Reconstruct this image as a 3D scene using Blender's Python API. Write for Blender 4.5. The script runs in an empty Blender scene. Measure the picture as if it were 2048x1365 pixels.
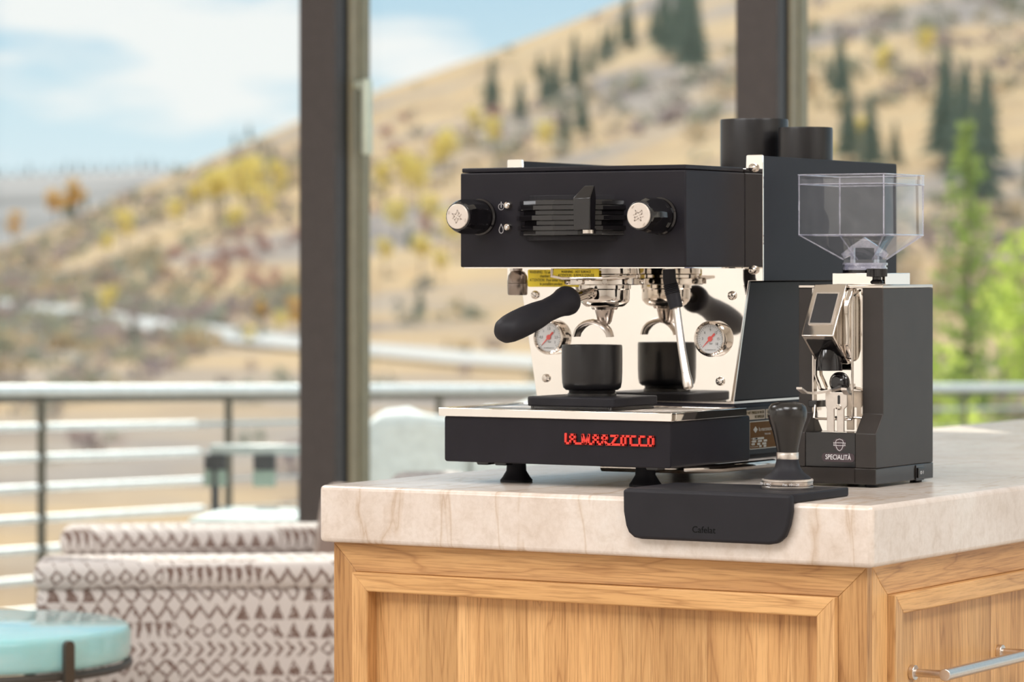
import bpy, bmesh, math, random
from mathutils import Vector, Matrix

# ------------------------------------------------------------------ camera, sky, sun, room lights, exposure
SC = bpy.context.scene
COL = SC.collection
FPX, HOR, TH = 7000.0, 540.0, math.radians(31)
SN, CS = math.sin(TH), math.cos(TH)
FWD = Vector((-SN, CS, 0)); RGT = Vector((CS, SN, 0))
EYE = Vector((1.79235, -3.82291, 1.1988))

cam_d = bpy.data.cameras.new('camera')
cam = bpy.data.objects.new('camera', cam_d); COL.objects.link(cam)
cam.location = EYE
cam.rotation_euler = (math.pi / 2, 0, TH)
cam_d.sensor_width = 36.0
cam_d.lens = FPX / 2048 * 36.0
cam_d.shift_y = (HOR - 682.5) / 2048
cam_d.clip_end = 9000
cam_d.dof.use_dof = True
cam_d.dof.focus_distance = 4.42
cam_d.dof.aperture_fstop = 6.4
SC.camera = cam
SC.view_settings.view_transform = 'Standard'
SC.view_settings.look = 'None'
SC.view_settings.gamma = 1.0
SC.view_settings.use_curve_mapping = False
SC.view_settings.exposure = 0.0

def new_tree(nt):
    nt.nodes.clear()
    return nt.nodes, nt.links

world = bpy.data.worlds.new('world'); SC.world = world
world.use_nodes = True
N, L = new_tree(world.node_tree)
tc = N.new('ShaderNodeTexCoord')
sep = N.new('ShaderNodeSeparateXYZ'); L.new(tc.outputs['Generated'], sep.inputs[0])
grad = N.new('ShaderNodeValToRGB'); L.new(sep.outputs['Z'], grad.inputs[0])
grad.color_ramp.elements[0].position = 0.0; grad.color_ramp.elements[0].color = (0.86, 0.95, 1.0, 1)
grad.color_ramp.elements[1].position = 0.12; grad.color_ramp.elements[1].color = (0.36, 0.62, 0.84, 1)
e = grad.color_ramp.elements.new(0.045); e.color = (0.70, 0.87, 0.96, 1)
mp = N.new('ShaderNodeMapping'); mp.inputs['Scale'].default_value = (9, 9, 42); mp.inputs['Location'].default_value = (1.3, 0.4, 0.62)
L.new(tc.outputs['Generated'], mp.inputs[0])
nz = N.new('ShaderNodeTexNoise'); nz.inputs['Scale'].default_value = 1.15; nz.inputs['Detail'].default_value = 5; nz.inputs['Roughness'].default_value = 0.5
L.new(mp.outputs[0], nz.inputs[0])
cr = N.new('ShaderNodeValToRGB'); L.new(nz.outputs[0], cr.inputs[0])
cr.color_ramp.elements[0].position = 0.47; cr.color_ramp.elements[0].color = (0, 0, 0, 1)
cr.color_ramp.elements[1].position = 0.60; cr.color_ramp.elements[1].color = (1, 1, 1, 1)
mx = N.new('ShaderNodeMixRGB'); mx.inputs[2].default_value = (1.0, 1.0, 1.0, 1)
L.new(cr.outputs[0], mx.inputs[0]); L.new(grad.outputs[0], mx.inputs[1])
bg = N.new('ShaderNodeBackground'); bg.inputs['Strength'].default_value = 1.0
L.new(mx.outputs[0], bg.inputs[0])
wo = N.new('ShaderNodeOutputWorld'); L.new(bg.outputs[0], wo.inputs[0])

sun_d = bpy.data.lights.new('sun', 'SUN'); sun_d.energy = 6.2; sun_d.angle = math.radians(0.6); sun_d.color = (1.0, 0.95, 0.86)
sun = bpy.data.objects.new('sun', sun_d); COL.objects.link(sun)
to_sun = (FWD * 0.985 - RGT * 0.17).normalized() * math.cos(math.radians(47)) + Vector((0, 0, math.sin(math.radians(47))))
sun.rotation_euler = to_sun.to_track_quat('Z', 'Y').to_euler()

def area(name, loc, size, energy, color=(0.98, 0.985, 1.0), target=None, sy=None):
    d = bpy.data.lights.new(name, 'AREA'); d.energy = energy; d.color = color
    d.shape = 'RECTANGLE'; d.size = size; d.size_y = sy or size
    o = bpy.data.objects.new(name, d); COL.objects.link(o); o.location = loc
    if target is not None:
        o.rotation_euler = (Vector(loc) - Vector(target)).to_track_quat('Z', 'Y').to_euler()
    return o
# lamps in the ceiling of the room, behind and beside the photographer, then one added fill
area('ceiling_lamp_a', (-1.6, -3.6, 3.46), 1.6, 94)
area('ceiling_lamp_b', (0.6, -2.2, 3.46), 1.4, 66)
area('ceiling_lamp_c', (2.7, -0.4, 3.46), 1.4, 88)
area('ceiling_lamp_d', (-4.0, -4.2, 3.46), 1.6, 76)
area('table_fill_light', (-3.4, 0.2, 3.46), 1.2, 60)  # added fill light that brightens the glass table and armchair

random.seed(7)

# ------------------------------------------------------------------ material helpers
class E:
    """tiny expression wrapper over math nodes"""
    def __init__(s, nt, sock): s.nt, s.s = nt, sock
    def op(s, o, b=None, c=None):
        n = s.nt.nodes.new('ShaderNodeMath'); n.operation = o
        s.nt.links.new(s.s, n.inputs[0])
        for i, v in ((1, b), (2, c)):
            if v is None: continue
            if isinstance(v, E): s.nt.links.new(v.s, n.inputs[i])
            else: n.inputs[i].default_value = v
        return E(s.nt, n.outputs[0])
    def __add__(s, b): return s.op('ADD', b)
    def __sub__(s, b): return s.op('SUBTRACT', b)
    def __mul__(s, b): return s.op('MULTIPLY', b)
    def lt(s, b): return s.op('LESS_THAN', b)
    def gt(s, b): return s.op('GREATER_THAN', b)
    def abs(s): return s.op('ABSOLUTE')
    def fract(s): return s.op('FRACT')
    def floor(s): return s.op('FLOOR')
    def mod(s, b): return s.op('FLOORED_MODULO', b)
    def max(s, b): return s.op('MAXIMUM', b)
    def min(s, b): return s.op('MINIMUM', b)

MATS = {}
def base_mat(name):
    m = bpy.data.materials.new(name); m.use_nodes = True
    N, L = new_tree(m.node_tree)
    o = N.new('ShaderNodeOutputMaterial'); b = N.new('ShaderNodeBsdfPrincipled')
    L.new(b.outputs[0], o.inputs[0]); MATS[name] = m
    return m, N, L, b, o

def ramp(N, L, fac, stops):
    r = N.new('ShaderNodeValToRGB'); el = r.color_ramp.elements
    while len(el) < len(stops): el.new(0.5)
    for e_, (p, c) in zip(el, stops):
        e_.position = p; e_.color = (c[0], c[1], c[2], 1)
    L.new(fac, r.inputs[0]); return r.outputs[0]

def coords(N, L, scale=(1, 1, 1), space='Object', rot=(0, 0, 0)):
    t = N.new('ShaderNodeTexCoord'); m = N.new('ShaderNodeMapping')
    m.inputs['Scale'].default_value = scale; m.inputs['Rotation'].default_value = rot
    L.new(t.outputs[space], m.inputs[0]); return m.outputs[0]

def noise(N, L, vec, scale, detail=3, rough=0.5, dist=0.0):
    n = N.new('ShaderNodeTexNoise'); n.inputs['Scale'].default_value = scale; n.inputs['Detail'].default_value = detail
    n.inputs['Roughness'].default_value = rough; n.inputs['Distortion'].default_value = dist
    L.new(vec, n.inputs[0]); return n.outputs[0]

def bump(N, L, b, h, strength, dist=0.001):
    n = N.new('ShaderNodeBump'); n.inputs['Strength'].default_value = strength; n.inputs['Distance'].default_value = dist
    L.new(h, n.inputs['Height']); L.new(n.outputs[0], b.inputs['Normal'])

def plain(name, col, rough=0.5, metal=0.0, var=0.08, nscale=30, spec=0.5, bmp=0.0, bscale=600, coat=0.0):
    m, N, L, b, o = base_mat(name)
    v = coords(N, L)
    n = noise(N, L, v, nscale, 3)
    lo = [c * (1 - var) for c in col]; hi = [min(1, c * (1 + var)) for c in col]
    L.new(ramp(N, L, n, [(0.3, lo), (0.7, hi)]), b.inputs['Base Color'])
    b.inputs['Roughness'].default_value = rough; b.inputs['Metallic'].default_value = metal
    b.inputs['Specular IOR Level'].default_value = spec
    b.inputs['Coat Weight'].default_value = coat
    if bmp: bump(N, L, b, noise(N, L, v, bscale, 2), bmp, 0.0003)
    return m

plain('black_powder', (0.0120, 0.0104, 0.0145), 0.42, bmp=0.03, bscale=2500, spec=0.22)
plain('black_plastic', (0.007, 0.006, 0.007), 0.09, spec=0.65)
plain('nozzle_metal', (0.30, 0.25, 0.22), 0.22, 1.0, 0.04)
plain('black_rubber', (0.0135, 0.0125, 0.016), 0.55, bmp=0.06, bscale=1500, spec=0.28)
plain('deep_black', (0.003, 0.003, 0.003), 0.7, spec=0.1)
plain('black_ceramic', (0.009, 0.008, 0.009), 0.30, spec=0.5)
plain('black_gloss', (0.012, 0.010, 0.009), 0.22, spec=0.55)
plain('grinder_paint', (0.036, 0.030, 0.027), 0.40, bmp=0.04, bscale=2500, spec=0.35)
plain('grinder_base', (0.020, 0.016, 0.014), 0.18)
plain('mirror_steel', (0.93, 0.89, 0.84), 0.035, 1.0, 0.01)
plain('chrome', (0.67, 0.615, 0.56), 0.07, 1.0, 0.02)
plain('dark_chrome', (0.42, 0.36, 0.32), 0.16, 1.0, 0.04)
plain('brushed_steel', (0.74, 0.68, 0.63), 0.30, 1.0, 0.04, nscale=200)
plain('cap_cream', (0.66, 0.58, 0.51), 0.38, 0.25, 0.03)
plain('cap_mark', (0.54, 0.46, 0.40), 0.38, 0.25, 0.03)
plain('red_enamel', (0.80, 0.045, 0.03), 0.28)
plain('needle_red', (0.85, 0.10, 0.08), 0.4)
plain('dial_white', (0.80, 0.80, 0.80), 0.5, var=0.02)
plain('ink', (0.02, 0.02, 0.02), 0.6)
plain('white_print', (0.82, 0.80, 0.80), 0.6, var=0.02)
plain('yellow_sticker', (0.86, 0.66, 0.01), 0.35, var=0.02)
plain('ink_brown', (0.10, 0.07, 0.01), 0.6)
plain('brown_plate', (0.21, 0.095, 0.02), 0.6, spec=0.2)
plain('plate_silver', (0.62, 0.56, 0.48), 0.45, 0.6)
plain('sticker_cream', (0.80, 0.66, 0.50), 0.5, var=0.02)
plain('badge_plum', (0.055, 0.035, 0.040), 0.5)
plain('screen_glass', (0.035, 0.035, 0.038), 0.10)
plain('bronze_dark', (0.060, 0.050, 0.048), 0.45, 0.2)
plain('gasket', (0.012, 0.012, 0.013), 0.6)
plain('bronze_olive', (0.30, 0.255, 0.165), 0.42, 0.1)
plain('handle_nickel', (0.66, 0.72, 0.60), 0.35, 0.3)
plain('rail_white', (0.86, 0.85, 0.82), 0.35, 0.1)
plain('rail_steel', (0.95, 0.94, 0.91), 0.58, 1.0)
plain('far_slope', (0.21, 0.19, 0.185), 0.95, var=0.55, nscale=0.007)
plain('outdoor_white', (0.93, 0.93, 0.90), 0.8)
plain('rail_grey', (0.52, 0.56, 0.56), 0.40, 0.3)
plain('post_bronze', (0.15, 0.125, 0.085), 0.5)
plain('table_metal', (0.085, 0.075, 0.065), 0.45, 0.5)
plain('wall_cream', (0.86, 0.825, 0.775), 0.8, var=0.03, nscale=3)
plain('ceiling_white', (0.88, 0.86, 0.82), 0.85, var=0.02, nscale=3)
plain('lamp_diffuser', (0.9, 0.9, 0.88), 0.6)
plain('deck_boards', (0.42, 0.36, 0.30), 0.7, var=0.2, nscale=8)
plain('patio_pale', (0.70, 0.76, 0.74), 0.7)
plain('patio_sage', (0.34, 0.42, 0.36), 0.7)
plain('patio_dark', (0.05, 0.05, 0.055), 0.5)
plain('brown_cushion', (0.22, 0.16, 0.135), 0.85)
plain('asphalt', (0.40, 0.385, 0.38), 0.8)
plain('bark', (0.20, 0.15, 0.11), 0.9, var=0.3)

def glassy(name, tint, gloss=0.02, ior=1.45, refl=1.0, spec_col=(1, 1, 1), haze=0.0, haze_col=(1, 1, 1)):
    """thin clear sheet: see-through plus Fresnel reflection, optional slight milky scatter"""
    m = bpy.data.materials.new(name); m.use_nodes = True
    N, L = new_tree(m.node_tree); MATS[name] = m
    o = N.new('ShaderNodeOutputMaterial')
    t = N.new('ShaderNodeBsdfTransparent'); t.inputs[0].default_value = (*tint, 1)
    g = N.new('ShaderNodeBsdfGlossy'); g.inputs['Roughness'].default_value = gloss; g.inputs['Color'].default_value = (*spec_col, 1)
    f = N.new('ShaderNodeFresnel'); f.inputs['IOR'].default_value = ior
    ge = N.new('ShaderNodeNewGeometry')
    mi = N.new('ShaderNodeMath'); mi.operation = 'SUBTRACT'; mi.inputs[0].default_value = 1.0
    L.new(ge.outputs['Backfacing'], mi.inputs[1])
    mm = N.new('ShaderNodeMath'); mm.operation = 'MULTIPLY'; mm.inputs[1].default_value = refl
    L.new(f.outputs[0], mm.inputs[0])
    m2 = N.new('ShaderNodeMath'); m2.operation = 'MULTIPLY'; L.new(mm.outputs[0], m2.inputs[0]); L.new(mi.outputs[0], m2.inputs[1])
    base = t.outputs[0]
    if haze:
        d = N.new('ShaderNodeBsdfDiffuse'); d.inputs[0].default_value = (*haze_col, 1)
        h = N.new('ShaderNodeMixShader')
        v = coords(N, L); nn = noise(N, L, v, 60, 3)
        hm = N.new('ShaderNodeMath'); hm.operation = 'MULTIPLY'; hm.inputs[1].default_value = haze * 2; L.new(nn, hm.inputs[0])
        L.new(hm.outputs[0], h.inputs[0]); L.new(t.outputs[0], h.inputs[1]); L.new(d.outputs[0], h.inputs[2]); base = h.outputs[0]
    x = N.new('ShaderNodeMixShader'); L.new(m2.outputs[0], x.inputs[0]); L.new(base, x.inputs[1]); L.new(g.outputs[0], x.inputs[2])
    L.new(x.outputs[0], o.inputs[0]); return m
glassy('window_glass', (0.95, 0.97, 0.96), 0.0, 1.45, 0.7)
glassy('clear_plastic', (0.96, 0.96, 0.97), 0.02, 1.5, 1.2, haze=0.035, haze_col=(0.85, 0.85, 0.9))
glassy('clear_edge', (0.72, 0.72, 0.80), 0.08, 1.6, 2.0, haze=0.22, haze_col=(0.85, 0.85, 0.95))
glassy('gauge_glass', (0.98, 0.98, 0.98), 0.01, 1.45, 0.8)

def teal_glass():
    m, N, L, b, o = base_mat('teal_glass')
    v = coords(N, L, (3, 3, 14)); n = noise(N, L, v, 2.0, 4)
    L.new(ramp(N, L, n, [(0.3, (0.42, 0.83, 0.86)), (0.7, (0.66, 0.94, 0.95))]), b.inputs['Base Color'])
    b.inputs['Roughness'].default_value = 0.06; b.inputs['Transmission Weight'].default_value = 0.25; b.inputs['IOR'].default_value = 1.45
    b.inputs['Subsurface Weight'].default_value = 0.3; b.inputs['Subsurface Radius'].default_value = (0.05, 0.08, 0.08)
    bump(N, L, b, noise(N, L, v, 6, 2), 0.15, 0.002)
teal_glass()

def stone():
    m, N, L, b, o = base_mat('quartzite')
    v = coords(N, L)
    big = noise(N, L, v, 5.0, 5, 0.6, 0.4)
    fine = noise(N, L, v, 160.0, 4, 0.7)
    streak = noise(N, L, coords(N, L, (5.5, 1.0, 0.9)), 2.2, 4, 0.6, 0.35)
    cell = noise(N, L, v, 40.0, 5, 0.68, 0.35)
    c1 = ramp(N, L, big, [(0.30, (0.66, 0.555, 0.475)), (0.50, (0.75, 0.655, 0.585)), (0.72, (0.80, 0.735, 0.675))])
    c2 = ramp(N, L, cell, [(0.30, (0.82, 0.76, 0.70)), (0.52, (0.97, 0.95, 0.93)), (0.70, (1.0, 1.0, 1.0))])
    c3 = ramp(N, L, fine, [(0.25, (0.88, 0.86, 0.83)), (0.6, (1, 1, 1))])
    # brown veins: thin bands where a stretched noise crosses a level
    s = E(m.node_tree, streak)
    vein = (s - 0.56).abs().lt(0.012)
    soft = N.new('ShaderNodeMath'); soft.operation = 'SMOOTH_MIN'
    vn = ramp(N, L, (s - 0.56).abs().s, [(0.0, (0.62, 0.46, 0.30)), (0.007, (0.82, 0.73, 0.62)), (0.030, (1, 1, 1))])
    a = N.new('ShaderNodeMixRGB'); a.blend_type = 'MULTIPLY'; a.inputs[0].default_value = 0.7; L.new(c1, a.inputs[1]); L.new(c2, a.inputs[2])
    a2 = N.new('ShaderNodeMixRGB'); a2.blend_type = 'MULTIPLY'; a2.inputs[0].default_value = 0.7; L.new(a.outputs[0], a2.inputs[1]); L.new(c3, a2.inputs[2])
    a3 = N.new('ShaderNodeMixRGB'); a3.blend_type = 'MULTIPLY'; a3.inputs[0].default_value = 0.50; L.new(a2.outputs[0], a3.inputs[1]); L.new(vn, a3.inputs[2])
    L.new(a3.outputs[0], b.inputs['Base Color'])
    b.inputs['Roughness'].default_value = 0.24
    b.inputs['Specular IOR Level'].default_value = 0.85
    bump(N, L, b, noise(N, L, coords(N, L, (90, 14, 90)), 3.0, 4, 0.7), 0.035, 0.001)
stone()

def wood(name, axis, hue=(1, 1, 1)):
    m, N, L, b, o = base_mat(name)
    t = N.new('ShaderNodeTexCoord'); oi = N.new('ShaderNodeObjectInfo')
    mul = N.new('ShaderNodeVectorMath'); mul.operation = 'MULTIPLY_ADD'
    cmb = N.new('ShaderNodeCombineXYZ')
    for i in range(3): L.new(oi.outputs['Random'], cmb.inputs[i])
    mul.inputs[1].default_value = (7, 11, 5)
    L.new(cmb.outputs[0], mul.inputs[0]); L.new(t.outputs['Object'], mul.inputs[2])
    sc = {'x': (2.2, 26, 26), 'y': (26, 2.2, 26), 'z': (26, 26, 2.2)}[axis]
    fs = {'x': (14, 420, 420), 'y': (420, 14, 420), 'z': (420, 420, 14)}[axis]
    m1 = N.new('ShaderNodeMapping'); m1.inputs['Scale'].default_value = sc; L.new(mul.outputs[0], m1.inputs[0])
    m2 = N.new('ShaderNodeMapping'); m2.inputs['Scale'].default_value = fs; L.new(mul.outputs[0], m2.inputs[0])
    g = noise(N, L, m1.outputs[0], 0.8, 2, 0.45, 0.35)
    rings = (E(m.node_tree, g) * 7.0).fract()
    tri = ((rings - 0.5).abs() * 2.0)
    fine = noise(N, L, m2.outputs[0], 1.0, 3, 0.6)
    c = ramp(N, L, g, [(0.25, (0.52, 0.27, 0.100)), (0.5, (0.67, 0.375, 0.150)), (0.75, (0.76, 0.45, 0.195))])
    c2 = ramp(N, L, tri.s, [(0.0, (0.66, 0.58, 0.52)), (0.14, (0.90, 0.87, 0.84)), (0.6, (1, 1, 1))])
    c3 = ramp(N, L, fine, [(0.30, (0.68, 0.62, 0.57)), (0.55, (1, 1, 1))])
    a = N.new('ShaderNodeMixRGB'); a.blend_type = 'MULTIPLY'; a.inputs[0].default_value = 0.80; L.new(c, a.inputs[1]); L.new(c2, a.inputs[2])
    a2 = N.new('ShaderNodeMixRGB'); a2.blend_type = 'MULTIPLY'; a2.inputs[0].default_value = 1.0; L.new(a.outputs[0], a2.inputs[1]); L.new(c3, a2.inputs[2])
    hs = N.new('ShaderNodeHueSaturation'); L.new(a2.outputs[0], hs.inputs['Color'])
    val = E(m.node_tree, oi.outputs['Random']) * 0.22 + 0.90
    L.new(val.s, hs.inputs['Value'])
    L.new(hs.outputs[0], b.inputs['Base Color'])
    b.inputs['Roughness'].default_value = 0.42; b.inputs['Specular IOR Level'].default_value = 0.4
    bump(N, L, b, fine, 0.12, 0.0006)
wood('wood_x', 'x'); wood('wood_y', 'y'); wood('wood_z', 'z')

def floorwood():
    m, N, L, b, o = base_mat('floor_wood')
    v = coords(N, L, (1, 9, 1)); n = noise(N, L, v, 4, 5, 0.6, 0.6)
    L.new(ramp(N, L, n, [(0.3, (0.40, 0.34, 0.29)), (0.7, (0.56, 0.50, 0.44))]), b.inputs['Base Color'])
    b.inputs['Roughness'].default_value = 0.4
floorwood()

def fabric():
    """pale grey cloth printed with rows of brown triangles, zigzags, chevrons and diamonds"""
    m, N, L, b, o = base_mat('tribal_cloth')
    nt = m.node_tree
    v = coords(N, L)
    dis = N.new('ShaderNodeTexNoise'); dis.inputs['Scale'].default_value = 55; L.new(v, dis.inputs[0])
    sp = N.new('ShaderNodeSeparateXYZ'); L.new(v, sp.inputs[0])
    dn = (E(nt, dis.outputs[0]) - 0.5)
    X, Y, Z = (E(nt, sp.outputs[i]) for i in range(3))
    U = (X + Y * 0.9 + dn * 0.010); V = (Z - Y * 0.8 + dn * 0.008)
    ROW = 0.036
    vr = V * (1 / ROW); row = vr.floor(); q = vr.fract()
    blk = (U * (1 / 0.20) + row * 0.37).floor()
    h = ((row * 12.9898 + blk * 78.233).op('SINE') * 43758.5453).fract()
    a = ((U * (1 / 0.033)).fract() - 0.5).abs() * 2.0            # 0 at centre of motif, 1 at its edge
    a2 = ((U * (1 / 0.019)).fract() - 0.5).abs() * 2.0
    tri = a.lt((q * -0.95 + 0.92)) * q.gt(0.08)
    tri2 = a2.lt((q * 0.85 + 0.0)) * q.gt(0.12)
    zig = (q - (a * 0.7 + 0.15)).abs().lt(0.17)
    chev = ((U * (1 / 0.022) + (q - 0.5).abs() * 1.3).fract()).lt(0.38) * (q - 0.5).abs().lt(0.40)
    dia = ((a + ((q - 0.5).abs() * 2.0)) - 0.72).abs().lt(0.20)
    xx = (a - ((q - 0.5).abs() * 2.0)).abs().lt(0.22)
    def pick(mask, lo, hi): return mask * h.gt(lo) * h.lt(hi)
    tot = pick(tri, -1, 0.20).max(pick(tri2, 0.20, 0.36)).max(pick(zig, 0.36, 0.56)).max(pick(chev, 0.56, 0.72)).max(pick(dia, 0.72, 0.88)).max(pick(xx, 0.88, 2))
    wear = N.new('ShaderNodeTexNoise'); wear.inputs['Scale'].default_value = 260; L.new(v, wear.inputs[0])
    k = tot * E(nt, wear.outputs[0]).gt(0.38)
    mix = N.new('ShaderNodeMixRGB'); L.new(k.s, mix.inputs[0])
    mix.inputs[1].default_value = (0.62, 0.575, 0.555, 1); mix.inputs[2].default_value = (0.19, 0.13, 0.11, 1)
    L.new(mix.outputs[0], b.inputs['Base Color'])
    b.inputs['Roughness'].default_value = 0.9; b.inputs['Specular IOR Level'].default_value = 0.2
    bump(N, L, b, wear.outputs[0], 0.3, 0.002)
fabric()

def terrain_mat():
    m, N, L, b, o = base_mat('hill_grass')
    v = coords(N, L)
    a = noise(N, L, v, 0.016, 5, 0.62, 0.6)
    c = noise(N, L, v, 0.09, 5, 0.65, 0.3)
    col = ramp(N, L, a, [(0.30, (0.20, 0.175, 0.18)), (0.42, (0.32, 0.26, 0.22)), (0.50, (0.45, 0.305, 0.175)), (0.60, (0.49, 0.345, 0.20)), (0.72, (0.36, 0.275, 0.22))])
    col2 = ramp(N, L, c, [(0.28, (0.55, 0.52, 0.56)), (0.52, (1, 1, 1)), (0.75, (1.0, 0.90, 0.78))])
    x = N.new('ShaderNodeMixRGB'); x.blend_type = 'MULTIPLY'; x.inputs[0].default_value = 0.85; L.new(col, x.inputs[1]); L.new(col2, x.inputs[2])
    L.new(x.outputs[0], b.inputs['Base Color']); b.inputs['Roughness'].default_value = 0.95; b.inputs['Specular IOR Level'].default_value = 0.1
terrain_mat()
def leafmat(name, c1, c2, scale=0.6, trans=0.3):
    m, N, L, b, o = base_mat(name)
    n = noise(N, L, coords(N, L), scale, 4, 0.7)
    L.new(ramp(N, L, n, [(0.32, c1), (0.68, c2)]), b.inputs['Base Color'])
    b.inputs['Roughness'].default_value = 0.8; b.inputs['Specular IOR Level'].default_value = 0.2
    t = N.new('ShaderNodeBsdfTranslucent'); L.new(b.inputs['Base Color'].links[0].from_socket, t.inputs[0])
    x = N.new('ShaderNodeMixShader'); x.inputs[0].default_value = trans
    L.new(b.outputs[0], x.inputs[1]); L.new(t.outputs[0], x.inputs[2]); L.new(x.outputs[0], o.inputs[0])
leafmat('leaf_yellow', (0.74, 0.60, 0.16), (0.90, 0.78, 0.32), 0.6, 0.45)
leafmat('leaf_gold', (0.70, 0.42, 0.08), (0.82, 0.56, 0.14))
leafmat('leaf_red', (0.52, 0.31, 0.26), (0.66, 0.42, 0.34))
leafmat('leaf_conifer_hazy', (0.17, 0.22, 0.175), (0.30, 0.345, 0.245))  # needles lightened, distance haze put into the colour
leafmat('leaf_blue', (0.12, 0.15, 0.15), (0.20, 0.23, 0.21))
leafmat('leaf_brush', (0.31, 0.25, 0.235), (0.52, 0.415, 0.315), 0.05)
_r = [n for n in MATS['leaf_brush'].node_tree.nodes if n.type == 'VALTORGB'][0].color_ramp      # mixed autumn brush
for p_, c_ in ((0.41, (0.45, 0.33, 0.30)), (0.50, (0.33, 0.345, 0.26)), (0.58, (0.55, 0.40, 0.24))):
    _r.elements.new(p_).color = (*c_, 1)
_r.elements[0].color = (0.27, 0.225, 0.25, 1)
leafmat('leaf_spruce', (0.16, 0.25, 0.05), (0.48, 0.54, 0.14), 2.0, 0.45)
leafmat('leaf_lime', (0.34, 0.44, 0.06), (0.70, 0.74, 0.18), 2.0, 0.5)

# ------------------------------------------------------------------ mesh helpers
LOC = {}
def thing(name, label, cat, loc=(0, 0, 0), rotz=0.0, group=None, kind=None):
    o = bpy.data.objects.new(name, None); COL.objects.link(o)
    o.empty_display_size = 0.05
    o.location = loc; o.rotation_euler = (0, 0, rotz)
    o['label'] = label
    if cat: o['category'] = cat
    if group: o['group'] = group
    if kind: o['kind'] = kind
    LOC[o.name] = Vector(loc)
    return o

def tag(o, label, cat, group=None):
    o['label'] = label; o['category'] = cat
    if group: o['group'] = group
    return o

def obj(name, bm, mat, parent=None, bevel=0.0, seg=2, smooth=35, local=False, label=None, recalc=True):
    """bm in world coordinates (or in the parent's own when local) -> one mesh object"""
    if recalc: bmesh.ops.recalc_face_normals(bm, faces=bm.faces)
    root = parent
    if parent is not None and not local:
        while root.parent is not None: root = root.parent
        bmesh.ops.translate(bm, verts=bm.verts, vec=-LOC[root.name])
    me = bpy.data.meshes.new(name); bm.to_mesh(me); bm.free()
    me.materials.append(MATS[mat])
    o = bpy.data.objects.new(name, me); COL.objects.link(o)
    if parent is not None: o.parent = parent
    if smooth:
        me.shade_smooth(); me.set_sharp_from_angle(angle=math.radians(smooth))
    if bevel:
        md = o.modifiers.new('bevel', 'BEVEL'); md.width = bevel; md.segments = seg; md.limit_method = 'ANGLE'; md.angle_limit = math.radians(30)
        md.harden_normals = False
    if label: o['label'] = label
    return o

def struct(name, bm, mat, **k):
    o = obj(name, bm, mat, **k); o['kind'] = 'structure'; return o

def box(x0, x1, y0, y1, z0, z1, bm=None):
    bm = bm or bmesh.new()
    v = [bm.verts.new((x, y, z)) for x in (x0, x1) for y in (y0, y1) for z in (z0, z1)]
    for f in ((0, 1, 3, 2), (4, 6, 7, 5), (0, 4, 5, 1), (2, 3, 7, 6), (0, 2, 6, 4), (1, 5, 7, 3)):
        bm.faces.new([v[i] for i in f])
    return bm

def frame_m(origin, zdir, xhint=(1, 0, 0)):
    z = Vector(zdir).normalized(); x = Vector(xhint)
    x = (x - z * x.dot(z))
    if x.length < 1e-5:
        x = Vector((0, 1, 0)); x = x - z * x.dot(z)
    x.normalize(); y = z.cross(x)
    return Matrix(((x.x, y.x, z.x, origin[0]), (x.y, y.y, z.y, origin[1]), (x.z, y.z, z.z, origin[2]), (0, 0, 0, 1)))

def lathe(prof, M=None, seg=40, bm=None, cap=True, phase=0.0):
    bm = bm or bmesh.new(); M = M or Matrix.Identity(4)
    rings = []
    for r, z in prof:
        if r < 1e-6: rings.append([bm.verts.new(M @ Vector((0, 0, z)))])
        else: rings.append([bm.verts.new(M @ Vector((r * math.cos(phase + 2 * math.pi * i / seg), r * math.sin(phase + 2 * math.pi * i / seg), z))) for i in range(seg)])
    for a, b in zip(rings, rings[1:]):
        for i in range(seg):
            j = (i + 1) % seg
            if len(a) == 1 and len(b) == 1: continue
            if len(a) == 1: bm.faces.new((a[0], b[i], b[j]))
            elif len(b) == 1: bm.faces.new((a[i], b[0], a[j]))
            else: bm.faces.new((a[i], a[j], b[j], b[i]))
    if cap:
        for r in (rings[0], rings[-1]):
            if len(r) > 2: bm.faces.new(r)
    return bm

def vlathe(prof, cx, cy, seg=40, bm=None, cap=True, phase=0.0):
    return lathe(prof, Matrix.Translation((cx, cy, 0)), seg, bm, cap, phase)

def tube(path, r, seg=12, bm=None, cap=True, closed=False):
    bm = bm or bmesh.new(); path = [Vector(p) for p in path]; n = len(path)
    rr = r if isinstance(r, (list, tuple)) else [r] * n
    rings = []; prev = None
    for i, p in enumerate(path):
        if closed: t = (path[(i + 1) % n] - path[i - 1]).normalized()
        else: t = (path[min(i + 1, n - 1)] - path[max(i - 1, 0)]).normalized()
        x = prev if prev is not None else (Vector((0, 0, 1)) if abs(t.z) < 0.9 else Vector((1, 0, 0)))
        x = (x - t * x.dot(t)).normalized(); prev = x; y = t.cross(x)
        rings.append([bm.verts.new(p + (x * math.cos(2 * math.pi * k / seg) + y * math.sin(2 * math.pi * k / seg)) * rr[i]) for k in range(seg)])
    pairs = list(zip(rings, rings[1:])) + ([(rings[-1], rings[0])] if closed else [])
    for a, b in pairs:
        for k in range(seg):
            j = (k + 1) % seg; bm.faces.new((a[k], a[j], b[j], b[k]))
    if cap and not closed:
        bm.faces.new(rings[0]); bm.faces.new(rings[-1])
    return bm

def prism(poly, M, depth, bm=None):
    """poly in local xy, extruded along local z from 0 to depth"""
    bm = bm or bmesh.new()
    a = [bm.verts.new(M @ Vector((x, y, 0))) for x, y in poly]
    b = [bm.verts.new(M @ Vector((x, y, depth))) for x, y in poly]
    n = len(poly)
    bm.faces.new(a); bm.faces.new(b)
    for i in range(n):
        j = (i + 1) % n; bm.faces.new((a[i], a[j], b[j], b[i]))
    return bm

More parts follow.
